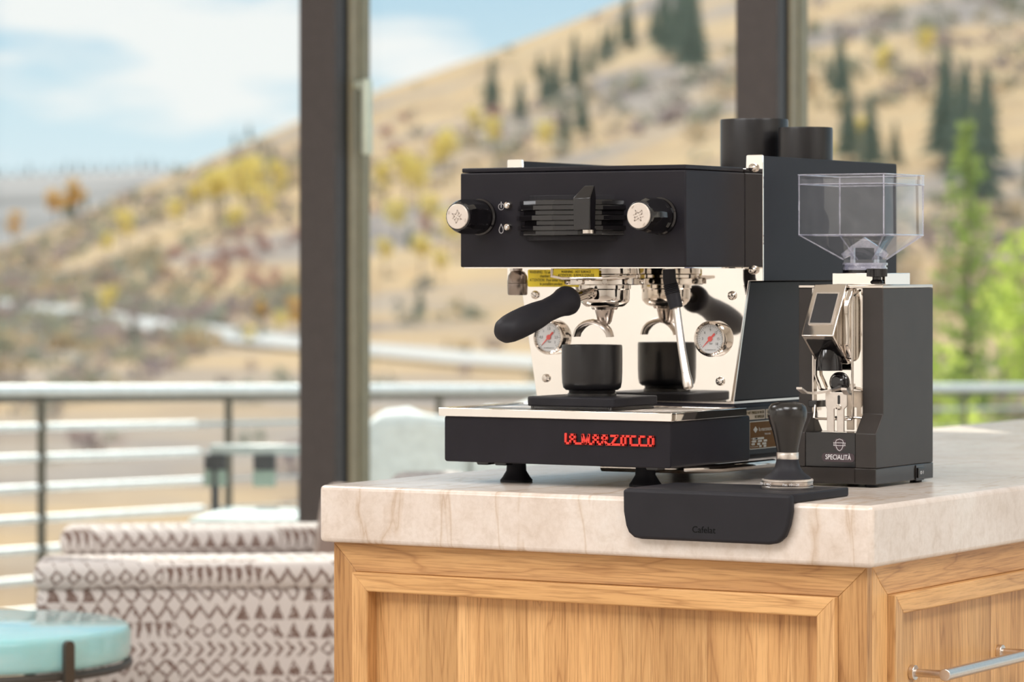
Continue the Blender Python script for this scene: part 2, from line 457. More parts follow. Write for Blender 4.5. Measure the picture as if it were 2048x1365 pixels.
def rrect(x0, x1, y0, y1, r, n=5):
    pts = []
    for cx, cy, a in ((x1 - r, y1 - r, 0), (x0 + r, y1 - r, 90), (x0 + r, y0 + r, 180), (x1 - r, y0 + r, 270)):
        for k in range(n + 1):
            t = math.radians(a + 90 * k / n); pts.append((cx + r * math.cos(t), cy + r * math.sin(t)))
    return pts

# local frames of faces: FRONT looks to -Y (x right, y up), SIDE looks to +X (x to the back, y up), TOP
def FRONT(x, y, z): return Matrix(((1, 0, 0, x), (0, 0, -1, y), (0, 1, 0, z), (0, 0, 0, 1)))
def SIDE(x, y, z): return Matrix(((0, 0, 1, x), (1, 0, 0, y), (0, 1, 0, z), (0, 0, 0, 1)))

def text(name, body, size, M, mat, parent, align='CENTER', ext=0.00015, sx=1.0, bold=0.0):
    cu = bpy.data.curves.new('text', 'FONT'); cu.body = body; cu.size = size; cu.align_x = align; cu.align_y = 'CENTER'
    cu.extrude = ext; cu.resolution_u = 3; cu.offset = bold
    t = bpy.data.objects.new('text_tmp', cu); COL.objects.link(t)
    dg = bpy.context.evaluated_depsgraph_get()
    me = bpy.data.meshes.new_from_object(t.evaluated_get(dg))
    bpy.data.objects.remove(t); bpy.data.curves.remove(cu)
    bm = bmesh.new(); bm.from_mesh(me); bpy.data.meshes.remove(me)
    bm.transform(M @ Matrix.Diagonal((sx, 1, 1, 1)))
    return obj(name, bm, mat, parent, smooth=0)

def stroke_mesh(polys, w, M, depth, closed=False):
    """flat-ended strokes along polylines in the local xy plane"""
    bm = bmesh.new()
    for pl in polys:
        for (x0, y0), (x1, y1) in zip(pl, pl[1:]):
            dx, dy = x1 - x0, y1 - y0; l = math.hypot(dx, dy) or 1
            dx, dy = dx / l * w / 2, dy / l * w / 2
            q = [(x0 - dx - dy, y0 - dy + dx), (x1 + dx - dy, y1 + dy + dx), (x1 + dx + dy, y1 + dy - dx), (x0 - dx + dy, y0 - dy - dx)]
            prism(q, M, depth, bm)
    return bm

def blob_box(x0, x1, y0, y1, z0, z1, r, sub=2):
    """soft upholstered block: box with generous rounding"""
    bm = box(x0, x1, y0, y1, z0, z1)
    bmesh.ops.bevel(bm, geom=list(bm.edges), offset=r, segments=5, profile=0.6, affect='EDGES')
    return bm

# ------------------------------------------------------------------ the room
YW = 3.38                        # inner face of the window wall
RX0, RX1, RY0, RZ = -6.0, 4.6, -6.4, 3.5
struct('floor', box(RX0, RX1, RY0, YW + 0.16, -0.12, 0.0), 'floor_wood', smooth=0)
struct('ceiling', box(RX0 - 0.15, RX1 + 0.15, RY0 - 0.15, YW + 0.26, RZ, RZ + 0.2), 'ceiling_white', smooth=0)
struct('wall_left', box(RX0 - 0.15, RX0, RY0 - 0.15, YW + 0.16, -0.12, RZ), 'wall_cream', smooth=0)
struct('wall_right', box(RX1, RX1 + 0.15, RY0 - 0.15, YW + 0.16, -0.12, RZ), 'wall_cream', smooth=0)
struct('wall_front', box(RX0, RX1, RY0 - 0.15, RY0, -0.12, RZ), 'wall_cream', smooth=0)
struct('trim_1', box(RX0, RX1, YW, YW + 0.16, 3.34, RZ), 'bronze_dark', smooth=0)     # window head
struct('trim_2', box(RX0, RX1, YW, YW + 0.16, 0.0, 0.05), 'bronze_dark', smooth=0)      # sill track

# window wall: steel posts with a rubber groove and a bronze sash beside each, panes between
XP, PW, PITCH = -3.155, 0.108, 1.2225
posts = [XP + PITCH * k for k in range(-2, 7)]
posts = [x for x in posts if RX0 < x < RX1 - 0.2]
for i, x in enumerate(posts):
    w = thing('window_%d' % (i + 1), 'tall bronze framed window bay', None, (x, YW, 0.0), kind='structure')
    del w['label']
    obj('window_post', box(x, x + PW, YW, YW + 0.036, 0.0, 3.34), 'bronze_dark', w, bevel=0.002)
    obj('window_post', box(x + 0.012, x + PW - 0.006, YW + 0.036, YW + 0.066, 0.05, 3.34), 'gasket', w)
    sash = obj('window_sash', box(x + 0.02, x + PW, YW + 0.066, YW + 0.108, 0.05, 3.34), 'bronze_olive', w, bevel=0.002)
    obj('window_sash', box(x + 0.02, x + PW + 0.002, YW + 0.112, YW + 0.156, 0.05, 3.34), 'bronze_olive', w, bevel=0.002)
    x1 = posts[i + 1] if i + 1 < len(posts) else RX1
    obj('window_pane', box(x + PW - 0.012, x1 + 0.018, YW + 0.106, YW + 0.112, 0.05, 3.34), 'window_glass', w, smooth=0)
    if i + 1 < len(posts):
        pass
    if abs(x - XP) < 0.01:                       # lever handle on this sash
        hb = tube([(x + PW, YW + 0.092, 1.66), (x + PW + 0.035, YW + 0.092, 1.66)], 0.011)
        obj('window_handle', hb, 'handle_nickel', w)
        obj('window_handle', box(x + PW + 0.024, x + PW + 0.044, YW + 0.078, YW + 0.106, 1.485, 1.675), 'handle_nickel', w, bevel=0.006)

# ------------------------------------------------------------------ outside: deck, railing, land
def camp(s, d, z):               # a point by sideways offset and distance from where the photographer stands
    p = EYE + RGT * s + FWD * d
    return Vector((p.x, p.y, z))

DECK = -0.15
dp = [camp(-6, 6.6, 0), camp(-3.6, 9.4, 0), camp(4.6, 20, 0), camp(7.5, 14, 0)]
bm = bmesh.new()
pts = [(RX0, YW + 0.16), (RX1, YW + 0.16)] + [(p.x, p.y) for p in (camp(5.2, 22.6, 0), camp(-2.1, 9.72, 0), )] + [(RX0, 5.0)]
prism(pts, Matrix.Translation((0, 0, DECK - 0.2)), 0.2, bm)
struct('deck', bm, 'deck_boards', smooth=0)

RDIR = FWD + RGT * 0.511 + Vector((0, 0, -0.0321))
RP0 = camp(-1.479, 11.0, 0.8185)
def rp(t, dz=0.0): return RP0 + RDIR * t + Vector((0, 0, dz))
rail = thing('deck_railing', 'metal deck railing with pale top rail, bronze posts and horizontal rods', 'railing', (RP0.x, RP0.y, DECK))
obj('top_rail', tube([rp(-0.95), rp(-0.2), rp(2), rp(5), rp(9)], 0.019, 12), 'rail_steel', rail)
obj('under_rail', tube([rp(-0.95, -0.028), rp(9, -0.028)], 0.010, 6), 'post_bronze', rail)
for t in (-0.93, 0.0, 0.993, 2.35, 3.5, 4.8, 6.2, 7.6, 9.0):
    a = rp(t, -0.02); b = Vector((a.x, a.y, DECK))
    obj('post', tube([a, b], 0.014, 8), 'post_bronze', rail)
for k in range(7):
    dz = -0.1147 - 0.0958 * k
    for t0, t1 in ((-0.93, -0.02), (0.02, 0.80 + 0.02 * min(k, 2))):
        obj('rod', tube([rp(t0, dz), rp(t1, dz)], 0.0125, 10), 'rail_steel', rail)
    obj('shaded_rod', tube([rp(0.80, dz), rp(9, dz)], 0.0035 if k else 0.007, 6), 'rail_grey', rail)  # shaded run of each rod, thinned and dulled to imitate the shade

# land: valley floor, the long rising hill, and a far ridge
def interp(x, xs, ys):
    if x <= xs[0]: return ys[0] + (ys[1] - ys[0]) / (xs[1] - xs[0]) * (x - xs[0])
    for i in range(len(xs) - 1):
        if x <= xs[i + 1]: return ys[i] + (ys[i + 1] - ys[i]) * (x - xs[i]) / (xs[i + 1] - xs[i])
    return ys[-1] + (ys[-1] - ys[-2]) / (xs[-1] - xs[-2]) * (x - xs[-1])
def hsh(i, j): return math.modf(abs(math.sin(i * 127.1 + j * 311.7) * 43758.5453))[0]
def vn(x, y):
    i, j = math.floor(x), math.floor(y); a, b = x - i, y - j; a = a * a * (3 - 2 * a); b = b * b * (3 - 2 * b)
    return (hsh(i, j) * (1 - a) + hsh(i + 1, j) * a) * (1 - b) + (hsh(i, j + 1) * (1 - a) + hsh(i + 1, j + 1) * a) * b
DR = 700.0
def height(s, d):
    u = s / max(d, 1.0); px = 1024 + FPX * u
    zr = max(-2.0, (540 - interp(px, (-400, 0, 300, 600, 800, 1000, 1240, 1700, 2300), (560, 490, 366, 240, 168, 96, 0, -150, -300))) / FPX * DR)
    zv = EYE.z - 6.0 - 1.2 * (vn(s * 0.02 + 5, d * 0.02) - 0.5)
    if d < 280: base = zv
    elif d < DR:
        t = (d - 280) / (DR - 280); t = t ** 1.15
        base = zv + (EYE.z + zr - zv) * t
    else: base = EYE.z + zr - (d - DR) * 0.10
    amp = min(1.0, max(0.0, (d - 250) / 150.0)) * (1.0 if d < DR - 30 else 0.3)
    return base + amp * (vn(s * 0.03, d * 0.015) - 0.5) * 3.0 + amp * (vn(s * 0.11 + 9, d * 0.06) - 0.5) * 1.0
ds = [26 + 6 * i for i in range(12)] + [100 + 14 * i for i in range(13)] + [282 + 9 * i for i in range(50)] + [760, 850, 1000]
us = [-0.30 + 0.006 * i for i in range(101)]
bm = bmesh.new()
grid = [[bm.verts.new(camp(u * d, d, height(u * d, d))) for u in us] for d in ds]
for a, b in zip(grid, grid[1:]):
    for i in range(len(us) - 1): bm.faces.new((a[i], a[i + 1], b[i + 1], b[i]))
struct('hillside', bm, 'hill_grass', smooth=180, recalc=False)

bm = bmesh.new()
def fz(u, d):
    px = 1024 + FPX * u
    top = 540 - interp(px, (-600, 0, 150, 300, 450, 600), (380, 352, 348, 338, 352, 420)) + 7 * (vn(px * 0.03, 3) - 0.5)
    return EYE.z + top / FPX * 2400 * (1.0 if d >= 2400 else (d - 1400) / 1000) - (0 if d <= 2400 else (d - 2400) * 0.15)
fu = [-0.30 + 0.004 * i for i in range(80)]
fg = [[bm.verts.new(camp(u * d, d, fz(u, d))) for u in fu] for d in (1400, 1700, 2000, 2200, 2400, 2600)]
for a, b in zip(fg, fg[1:]):
    for i in range(len(fu) - 1): bm.faces.new((a[i], a[i + 1], b[i + 1], b[i]))
struct('far_ridge', bm, 'far_slope', smooth=180, recalc=False)

def ground_at(px, py):           # where a line of sight meets the land
    u = (px - 1024) / FPX; v = (HOR - py) / FPX; d = 60.0
    while d < DR:
        if height(u * d, d) >= EYE.z + v * d: break
        d += 2.0
    return u * d, d

# valley road following the land
road = []
for px, py in ((-260, 596), (-120, 608), (0, 622), (150, 640), (300, 662), (450, 684), (600, 702), (760, 718), (900, 730), (1060, 742), (1300, 756), (1600, 770)):
    road.append(ground_at(px, py))
bm = bmesh.new(); rows = []
for i, (s, d) in enumerate(road):
    w = 2.4 if i < 7 else 1.5
    rows.append([bm.verts.new(camp(s, d + k * w, height(s, d + k * w) + 0.55 + 0.12 * k)) for k in (-2, -1, 0, 1, 2)])
for a, b in zip(rows, rows[1:]):
    for i in range(4): bm.faces.new((a[i], a[i + 1], b[i + 1], b[i]))
struct('road', bm, 'asphalt', smooth=180)

# -- trees
def leaf_cloud(bm, center, rx, rz, n, size, rnd, squash=1.0):
    for _ in range(n):
        while True:
            p = Vector((rnd.uniform(-1, 1), rnd.uniform(-1, 1), rnd.uniform(-1, 1)))
            if 0.25 < p.length < 1.0: break
        c = Vector(center) + Vector((p.x * rx, p.y * rx, p.z * rz))
        a = Vector((rnd.gauss(0, 1), rnd.gauss(0, 1), rnd.gauss(0, 1))).normalized(); b = a.cross(Vector((rnd.gauss(0, 1), rnd.gauss(0, 1), rnd.gauss(0, 1)))).normalized()
        a *= size * rnd.uniform(0.6, 1.2); b *= size * rnd.uniform(0.4, 0.8)
        bm.faces.new([bm.verts.new(c + q) for q in (-a, b * 0.9, a, -b * 0.9)])
    return bm

def deciduous(rnd):              # unit-height crown on a short trunk
    t = tube([(0, 0, 0), (0.01, 0, 0.3), (-0.01, 0.01, 0.8)], [0.022, 0.018, 0.006], 6)
    c = bmesh.new()
    for k in range(7):
        a = rnd.uniform(0, 6.28); r = rnd.uniform(0.02, 0.17); z = rnd.uniform(0.35, 0.86)
        leaf_cloud(c, (r * math.cos(a), r * math.sin(a), z), 0.15, 0.14, 46, 0.050, rnd)
    return t, c
def conifer(rnd):
    t = tube([(0, 0, 0), (0, 0, 0.97)], [0.02, 0.003], 6)
    c = bmesh.new(); L_ = 11
    for k in range(L_):
        z = 0.10 + 0.86 * k / L_; r = 0.185 * (1 - z) + 0.012; n = 9
        top = c.verts.new((0, 0, min(1.0, z + 0.15)))
        ring = []
        for i in range(2 * n):
            a = math.pi * i / n + rnd.uniform(-0.1, 0.1); q = r * (1.0 if i % 2 == 0 else 0.55) * rnd.uniform(0.8, 1.15)
            ring.append(c.verts.new((q * math.cos(a), q * math.sin(a), z - (0.03 if i % 2 == 0 else 0.0))))
        for i in range(2 * n): c.faces.new((top, ring[i], ring[(i + 1) % (2 * n)]))
    return t, c
def shrub(rnd):
    t = tube([(0, 0, 0), (0, 0, 0.5)], [0.03, 0.01], 5)
    c = bmesh.new()
    for k in range(5):
        a = rnd.uniform(0, 6.28); leaf_cloud(c, (0.3 * math.cos(a), 0.3 * math.sin(a), rnd.uniform(0.35, 0.65)), 0.30, 0.30, 34, 0.11, rnd)
    return t, c

TREE_MESH = {}; PLANTED = []
def mesh_of(bm, name, mat):
    me = bpy.data.meshes.new(name); bm.to_mesh(me); bm.free(); me.materials.append(MATS[mat]); return me
def tree(kind, variant, fn, mat, s, d, h, label, cat, group, wide=1.0, z=None):
    key = (kind, variant, mat)
    if key not in TREE_MESH:
        t, c = fn(random.Random(hash(kind) % 97 * 0 + variant * 13 + len(kind)))
        TREE_MESH[key] = (mesh_of(t, 'trunk', 'bark'), mesh_of(c, 'crown', mat))
    p = camp(s, d, (height(s, d) if z is None else z) - 0.1)
    r = thing(kind, label, cat, p, random.uniform(0, 6.28), group)
    r.scale = (h * wide, h * wide, h)
    for nm, me in zip(('trunk', 'crown'), TREE_MESH[key]):
        o = bpy.data.objects.new(nm, me); COL.objects.link(o); o.parent = r
    return r
def plant(kind, fn, mat, px, py, hpx, label, cat, group, wide=1.0):
    for _ in range(80):
        s, d = ground_at(px, py); p = camp(s, d, 0); rad = hpx * d / FPX * {'red_shrub': 0.62, 'conifer_tree': 0.25}.get(kind, 0.36) * wide
        if all((p - q).length > rad + r for q, r in PLANTED): break
        px += random.uniform(-16, 16) * (1 + _ / 16); py += random.uniform(-7, 7)
    PLANTED.append((p, rad))
    tree(kind, random.randint(0, 2), fn, mat, s, d, hpx * d / FPX, label, cat, group, wide)

YEL = [(250, 492, 66), (352, 452, 50), (392, 428, 62), (430, 436, 84), (455, 424, 80), (486, 430, 96), (512, 424, 70), (470, 476, 60), (560, 404, 72), (588, 398, 84), (532, 440, 60), (215, 512, 46),
       (770, 392, 60), (812, 402, 90), (846, 396, 78), (880, 350, 70), (905, 336, 66), (860, 452, 60), (792, 470, 66), (905, 505, 80), (842, 545, 70), (770, 540, 60), (880, 560, 56),
       (950, 270, 50), (985, 300, 60), (1090, 300, 56), (1640, 350, 70), (1720, 300, 60), (1770, 160, 60), (1850, 120, 56), (1690, 420, 70), (215, 640, 60), (500, 690, 40), (560, 666, 44)]
for px, py, h in YEL:
    h *= 1.3
    plant('aspen_tree', deciduous, 'leaf_yellow', px, py + 8, h, *(('pale yellow autumn aspen on the brushy slope between far ridge and handled window post', 'tree', 'yellow aspens below the long ridge') if px < 620 and py < 600 else ('small yellow aspen growing beside the pale valley road', 'tree', 'yellow aspens by the road') if px < 620 else ('yellow aspen on the slope between the window handle and espresso machine', 'tree', 'yellow aspens behind the machine') if px < 1200 else ('yellow aspen on the tan slope behind the cups and grinder hopper', 'tree', 'yellow aspens behind the hopper')))
for px, py, h in ((112, 430, 62), (140, 424, 70), (28, 440, 52), (520, 640, 40), (590, 660, 60)):
    plant('golden_tree', deciduous, 'leaf_gold', px, py + 6, h * 1.25, 'golden orange autumn tree at the foot of the hill', 'tree', 'golden trees on the hill', 1.2)
for k in range(44):
    px = random.choice([random.uniform(330, 600), random.uniform(745, 1000), random.uniform(420, 560)]); py = random.uniform(480, 640) if px < 700 else random.uniform(190, 480)
    plant('red_shrub', shrub, 'leaf_red', px, py, random.uniform(20, 38), *(('rust red shrub among grey brush below the yellow aspens', 'shrub', 'rust red shrubs below the aspens') if px < 700 else ('rust red shrub on the slope between the window handle and espresso machine', 'shrub', 'rust red shrubs behind the machine')))
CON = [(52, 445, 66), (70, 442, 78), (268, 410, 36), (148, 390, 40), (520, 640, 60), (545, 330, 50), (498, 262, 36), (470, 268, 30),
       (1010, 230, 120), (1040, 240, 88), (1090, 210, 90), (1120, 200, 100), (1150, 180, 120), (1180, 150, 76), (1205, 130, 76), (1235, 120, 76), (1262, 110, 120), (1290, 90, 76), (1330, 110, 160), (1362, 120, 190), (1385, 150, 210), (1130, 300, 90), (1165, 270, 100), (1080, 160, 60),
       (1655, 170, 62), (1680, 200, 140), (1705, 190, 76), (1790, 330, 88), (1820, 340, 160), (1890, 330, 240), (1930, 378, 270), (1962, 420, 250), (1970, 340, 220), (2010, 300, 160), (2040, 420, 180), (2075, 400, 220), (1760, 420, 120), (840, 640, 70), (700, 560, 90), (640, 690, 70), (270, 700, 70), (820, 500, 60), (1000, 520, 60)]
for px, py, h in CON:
    plant('conifer_tree', conifer, 'leaf_conifer_hazy', px, py, h, *(('dark conifer beside the golden trees at the foot of the ridge', 'tree', 'conifers by the golden trees') if px < 300 and py < 460 else ('small conifer among brush near the valley road', 'tree', 'conifers near the road') if py > 460 else ('small conifer on the long ridge crest above yellow aspens', 'tree', 'conifers on the long crest') if px < 620 else ('dark conifer in the grove climbing the slope above the espresso machine', 'tree', 'conifer grove above the machine') if px < 1450 else ('dark conifer close beside the window post behind the cups', 'tree', 'conifers beside the second post') if px < 1730 else ('tall dark conifer on the slope above the young yellow green spruce', 'tree', 'conifers above the young spruce')), 1.35)
for k in range(22):
    px = -60 + 24 * k + random.uniform(-4, 4); d = 2380; u = (px - 1024) / FPX
    tree('ridge_conifer', k % 3, conifer, 'leaf_blue', u * d, d, random.uniform(7, 10), 'tiny blue grey conifer on the far ridge line', 'tree', 'conifers along the far ridge', 1.2, fz(u, d))

# grey brush covering the slopes: uncountable
bm = bmesh.new(); rnd = random.Random(3)
for k in range(7000):
    u = rnd.uniform(-0.20, 0.22); d = rnd.uniform(90, 690)
    s = u * d
    dens = vn(s * 0.018 + 3, d * 0.012 + 1) + (0.16 if (u < -0.055 and 300 < d < 625) else 0.09 if (u < 0.03 and 300 < d < 660) else 0.0)
    if dens < 0.56 and rnd.random() < 0.94: continue
    if d < 270 and rnd.random() < 0.5: continue
    q0 = camp(s, d, 0)
    if any((q0 - q).length < r + 2.2 for q, r in PLANTED): continue
    h = rnd.uniform(0.6, 2.0) * (1.0 if d > 250 else 0.6); c = camp(s, d, height(s, d) + h * 0.4)
    leaf_cloud(bm, c, h * 0.9, h * 0.55, 12, h * 0.46, rnd)
br = obj('hillside_brush', bm, 'leaf_brush', smooth=0, recalc=False)
br['kind'] = 'stuff'; tag(br, 'grey and tan leafless brush scattered over the hill slopes', 'brush')

# young spruce and leafy saplings just beyond the railing
def spruce(px, d, top_py, hgt, spread, seed, label, mat='leaf_spruce'):
    rnd = random.Random(seed); u = (px - 1024) / FPX
    zt = EYE.z + d * (HOR - top_py) / FPX; p = camp(u * d, d, zt - hgt)
    r = thing('spruce_tree', label, 'tree', p, 0.0)
    obj('trunk', tube([(0, 0, 0), (0.01, 0, hgt * 0.5), (0, 0, hgt)], [0.07, 0.04, 0.006], 7), 'bark', r, local=True)
    bm = bmesh.new(); z = hgt * 0.35
    while z < hgt - 0.05:
        drop = hgt - z; R = spread * drop * rnd.uniform(0.75, 1.1) + 0.03
        for b in range(9):
            a = rnd.uniform(0, 6.28); n = max(3, int(R / 0.035))
            for q in range(n):
                f = (q + 1) / n; c = Vector((R * f * math.cos(a), R * f * math.sin(a), z + R * f * 0.35 + rnd.uniform(-0.03, 0.03)))
                leaf_cloud(bm, c, 0.03, 0.03, 2, 0.030, rnd)
        z += 0.085 + 0.01 * drop
    for q in range(60): leaf_cloud(bm, (0, 0, hgt - rnd.uniform(0, 0.45)), 0.03, 0.02, 1, 0.025, rnd)
    obj('needles', bm, mat, r, local=True, smooth=0, recalc=False)
spruce(1935, 24.6, 232, 6.9, 0.20, 11, 'young yellow green spruce with a slender leader beyond the railing')
def sapling(px, d, top_py, hgt, wid, seed, label, mat='leaf_lime', n=22):
    rnd = random.Random(seed); u = (px - 1024) / FPX
    zt = EYE.z + d * (HOR - top_py) / FPX; p = camp(u * d, d, zt - hgt)
    r = thing('leafy_sapling', label, 'tree', p, 0.0)
    tb = tube([(0, 0, 0), (0.03, 0, hgt * 0.5), (0, 0.02, hgt * 0.95)], [0.05, 0.03, 0.006], 7); bm = bmesh.new()
    for k in range(n):
        z = hgt * (1 - (rnd.random() ** 1.1) * 0.55); a = rnd.uniform(0, 6.28); q = wid * rnd.uniform(0.1, 1.0) * min(1, (hgt - z) / 0.6 + 0.25)
        c = (q * math.cos(a), q * math.sin(a), z - 0.08)
        tube([(0, 0, z - 0.35), c], [0.008, 0.003], 5, tb)
        leaf_cloud(bm, c, 0.19, 0.17, 60, 0.045, rnd)
    obj('trunk', tb, 'bark', r, local=True); obj('leaves', bm, mat, r, local=True, smooth=0, recalc=False)
sapling(2062, 20.9, 470, 6.0, 0.60, 5, 'bushy lime green sapling right of the young spruce')
sapling(2005, 29.0, 560, 5.6, 0.75, 8, 'broad lime green sapling behind the young spruce', n=30)
sapling(1868, 19.4, 660, 5.2, 0.38, 9, 'low yellow green sapling left of the young spruce', n=22)

# ------------------------------------------------------------------ kitchen island: cabinet and stone top
ZT = 0.915                       # worktop height
ZC = 0.840                       # underside of the stone
IY = 2.35                        # island length
bm = box(-0.8014, 0.0, 0.0, IY, ZC, ZT)
top = tag(obj('stone_countertop', bm, 'quartzite', bevel=0.006, seg=3), 'thick beige veined stone worktop on the wooden island', 'countertop')

cabx0, cabx1, caby0 = -0.790, -0.016, 0.018
cab = thing('kitchen_island_cabinet', 'honey coloured wooden island cabinet under the stone worktop', 'cabinet', (-0.4, 1.15, 0.0))
obj('carcass', box(cabx0 + 0.02, cabx1 - 0.030, caby0 + 0.030, IY - 0.03, 0.10, ZC), 'wood_z', cab)
obj('plinth', box(cabx0 + 0.06, cabx1 - 0.08, caby0 + 0.08, IY - 0.08, 0.0, 0.10), 'wood_x', cab)

def mitred(parent, M, w0, w1, h0, h1, prof, matx, matz, names=('frame_rail', 'frame_stile')):
    """picture-frame pieces with mitred corners; prof = (inset from outer edge, height out of the face)"""
    def loop(i): return [(w0 + i, h0 + i), (w1 - i, h0 + i), (w1 - i, h1 - i), (w0 + i, h1 - i)]
    back = -0.016
    for side in range(4):
        bm = bmesh.new(); a, b = side, (side + 1) % 4; A = []; B = []
        pr = list(prof) + [(prof[-1][0], back), (prof[0][0], back)]
        for i, hgt in pr:
            lp = loop(i)
            A.append(bm.verts.new(M @ Vector((lp[a][0], lp[a][1], hgt)))); B.append(bm.verts.new(M @ Vector((lp[b][0], lp[b][1], hgt))))
        n = len(pr)
        for k in range(n):
            j = (k + 1) % n; bm.faces.new((A[k], A[j], B[j], B[k]))
        bm.faces.new(A); bm.faces.new(B)
        obj(names[side % 2], bm, matx if side % 2 == 0 else matz, parent, bevel=0.0010, seg=2, smooth=40)
# end panel towards the room
PROF = [(0.0, 0.0), (0.008, 0.0), (0.022, 0.0004), (0.0368, 0.0030), (0.0370, 0.0125), (0.0382, 0.0135), (0.0600, 0.0135), (0.0615, 0.0120), (0.0615, -0.012)]
CUT = 4                             # outer cove and inner moulding are separate mitred pieces
mitred(cab, FRONT(0, caby0, 0), cabx0, cabx1, 0.10, ZC - 0.001, PROF[:CUT], 'wood_x', 'wood_z')
mitred(cab, FRONT(0, caby0, 0), cabx0, cabx1, 0.10, ZC - 0.001, [(0.0370, 0.0)] + PROF[CUT:], 'wood_x', 'wood_z', ('rail_moulding', 'stile_moulding'))
px0, px1 = cabx0 + 0.060, cabx1 - 0.060
widths = [0.071, 0.060, 0.045, 0.066, 0.058, 0.080, 0.062, 0.070, 0.055, 0.064, 0.05]
tot = sum(widths); x = px0
for wd in widths:
    wd = wd * (px1 - px0) / tot
    obj('panel_board', box(x + 0.0001, x + wd - 0.0001, caby0 + 0.009, caby0 + 0.022, 0.16, ZC - 0.058), 'wood_z', cab, smooth=0); x += wd
# long side: corner stile, top rail and drawer fronts
SX = cabx1
def drawer(y0, y1, z0, z1):
    d = bmesh.new(); box(SX - 0.030, SX - 0.012, y0 + 0.06, y1 - 0.06, z0 + 0.06, z1 - 0.06, d)
    dr = obj('drawer_front', d, 'wood_z', cab, smooth=0)
    pw = [0.05, 0.062, 0.07, 0.055, 0.066, 0.06, 0.072, 0.058]; t = sum(pw); y = y0 + 0.060
    for wd in pw:
        wd = wd * (y1 - y0 - 0.12) / t
        obj('panel_board', box(SX - 0.012, SX - 0.004, y + 0.0001, y + wd - 0.0001, z0 + 0.058, z1 - 0.062), 'wood_z', dr, smooth=0); y += wd
    mitred(dr, SIDE(SX, 0, 0), y0, y1, z0, z1, PROF[:CUT], 'wood_y', 'wood_z', ('drawer_rail', 'drawer_stile'))
    mitred(dr, SIDE(SX, 0, 0), y0, y1, z0, z1, [(0.0370, 0.0)] + PROF[CUT:-1] + [(0.0615, -0.006)], 'wood_y', 'wood_z', ('rail_moulding', 'stile_moulding'))
    yc = y0 + 0.1195; ye = y0 + 0.3935; zc = z1 - 0.140
    hb = bmesh.new()
    for yy in (yc, ye):
        tube([(SX - 0.004, yy, zc), (SX + 0.044, yy, zc)], 0.0052, 14, hb)
        tube([(SX - 0.004, yy, zc), (SX + 0.003, yy, zc)], 0.0095, 20, hb)
    lathe([(0.0, 0), (0.0075, 0.0), (0.0075, ye - yc + 0.05), (0, ye - yc + 0.05)], frame_m((SX + 0.044, yc - 0.006, zc), (0, 1, 0)), 20, hb)
    obj('handle', hb, 'brushed_steel', dr, bevel=0.0008, label='brushed nickel bar handle')
drawer(0.0345, 0.80, 0.52, ZC - 0.001)
drawer(0.80, 1.58, 0.52, ZC - 0.001)
drawer(1.58, IY - 0.03, 0.52, ZC - 0.001)
for a, b_ in ((0.0345, 0.80), (0.80, 1.58), (1.58, IY - 0.03)):
    obj('lower_front', box(SX - 0.03, SX, a + 0.002, b_ - 0.002, 0.10, 0.517), 'wood_z', cab)
obj('back_panel', box(cabx0, cabx0 + 0.02, caby0 + 0.04, IY - 0.03, 0.10, ZC - 0.001), 'wood_z', cab)

# ------------------------------------------------------------------ espresso machine
MC = -0.5165                     # centre line
YF, YT, YB = 0.170, 0.130, 0.337   # housing front, tray front, steel plate
em = thing('espresso_machine', 'matte black espresso machine with mirror steel back plate on stone worktop', 'coffee machine', (MC, 0.42, ZT))
# front housing and its lid
fh = obj('front_housing', box(-0.688, -0.345, YF, YB, 1.2022, 1.3285), 'black_powder', em, bevel=0.0022, seg=3)
obj('housing_lid', box(-0.6865, -0.3465, YF + 0.0015, YB, 1.3290, 1.3352), 'black_powder', em, bevel=0.0015)
for x in (-0.64, -0.39): obj('lid_screw', vlathe([(0.0, 1.3352), (0.0045, 1.3352), (0.0042, 1.3368), (0.002, 1.3378), (0, 1.338)], x, 0.27, 16), 'chrome', em)
obj('housing_underside', box(-0.684, -0.349, YF + 0.004, YB - 0.001, 1.2008, 1.2022), 'mirror_steel', em)
# steel plate: broad upper strip and tapering lower part
plate = [(-0.715, 1.184), (-0.715, 1.3505), (-0.7135, 1.352), (-0.6915, 1.352), (-0.6900, 1.3505), (-0.6895, 1.3340), (-0.3435, 1.3340), (-0.343, 1.3505), (-0.3415, 1.352), (-0.3195, 1.352), (-0.318, 1.3505), (-0.318, 1.184), (-0.3395, 1.184), (-0.366, 1.0215), (-0.667, 1.0215), (-0.6935, 1.184)]
bm = prism([(x, z) for x, z in plate], FRONT(0, YB + 0.003, 0), 0.003)
obj('back_plate', bm, 'mirror_steel', em, bevel=0.0005, seg=1, label='mirror polished steel plate')
for x, z in ((-0.6693, 1.1643), (-0.3637, 1.1643), (-0.6517, 1.0495), (-0.3815, 1.0495)):
    s = obj('plate_screw', lathe([(0, 0.006), (0.0035, 0.0055), (0.0058, 0.003), (0.0062, 0.0), (0, 0)], frame_m((x, YB, z), (0, -1, 0)), 20), 'chrome', em)
    a = random.uniform(0, 3.1)
    obj('screw_slot', prism([(-0.0045 * math.cos(a) - .0005, -0.0045 * math.sin(a)), (0.0045 * math.cos(a) - .0005, 0.0045 * math.sin(a)), (0.0045 * math.cos(a) + .0005, 0.0045 * math.sin(a)), (-0.0045 * math.cos(a) + .0005, -0.0045 * math.sin(a))], FRONT(x, YB - 0.0052, z), 0.001), 'ink', s)
for x in (-0.3313, -0.7017):
    for z in (1.3346, 1.1988):
        obj('plate_screw', lathe([(0, 0.009), (0.003, 0.0085), (0.0055, 0.006), (0.0062, 0.003), (0.0062, 0.0), (0, 0)], frame_m((x, YB, z), (0, -1, 0)), 20), 'chrome', em)
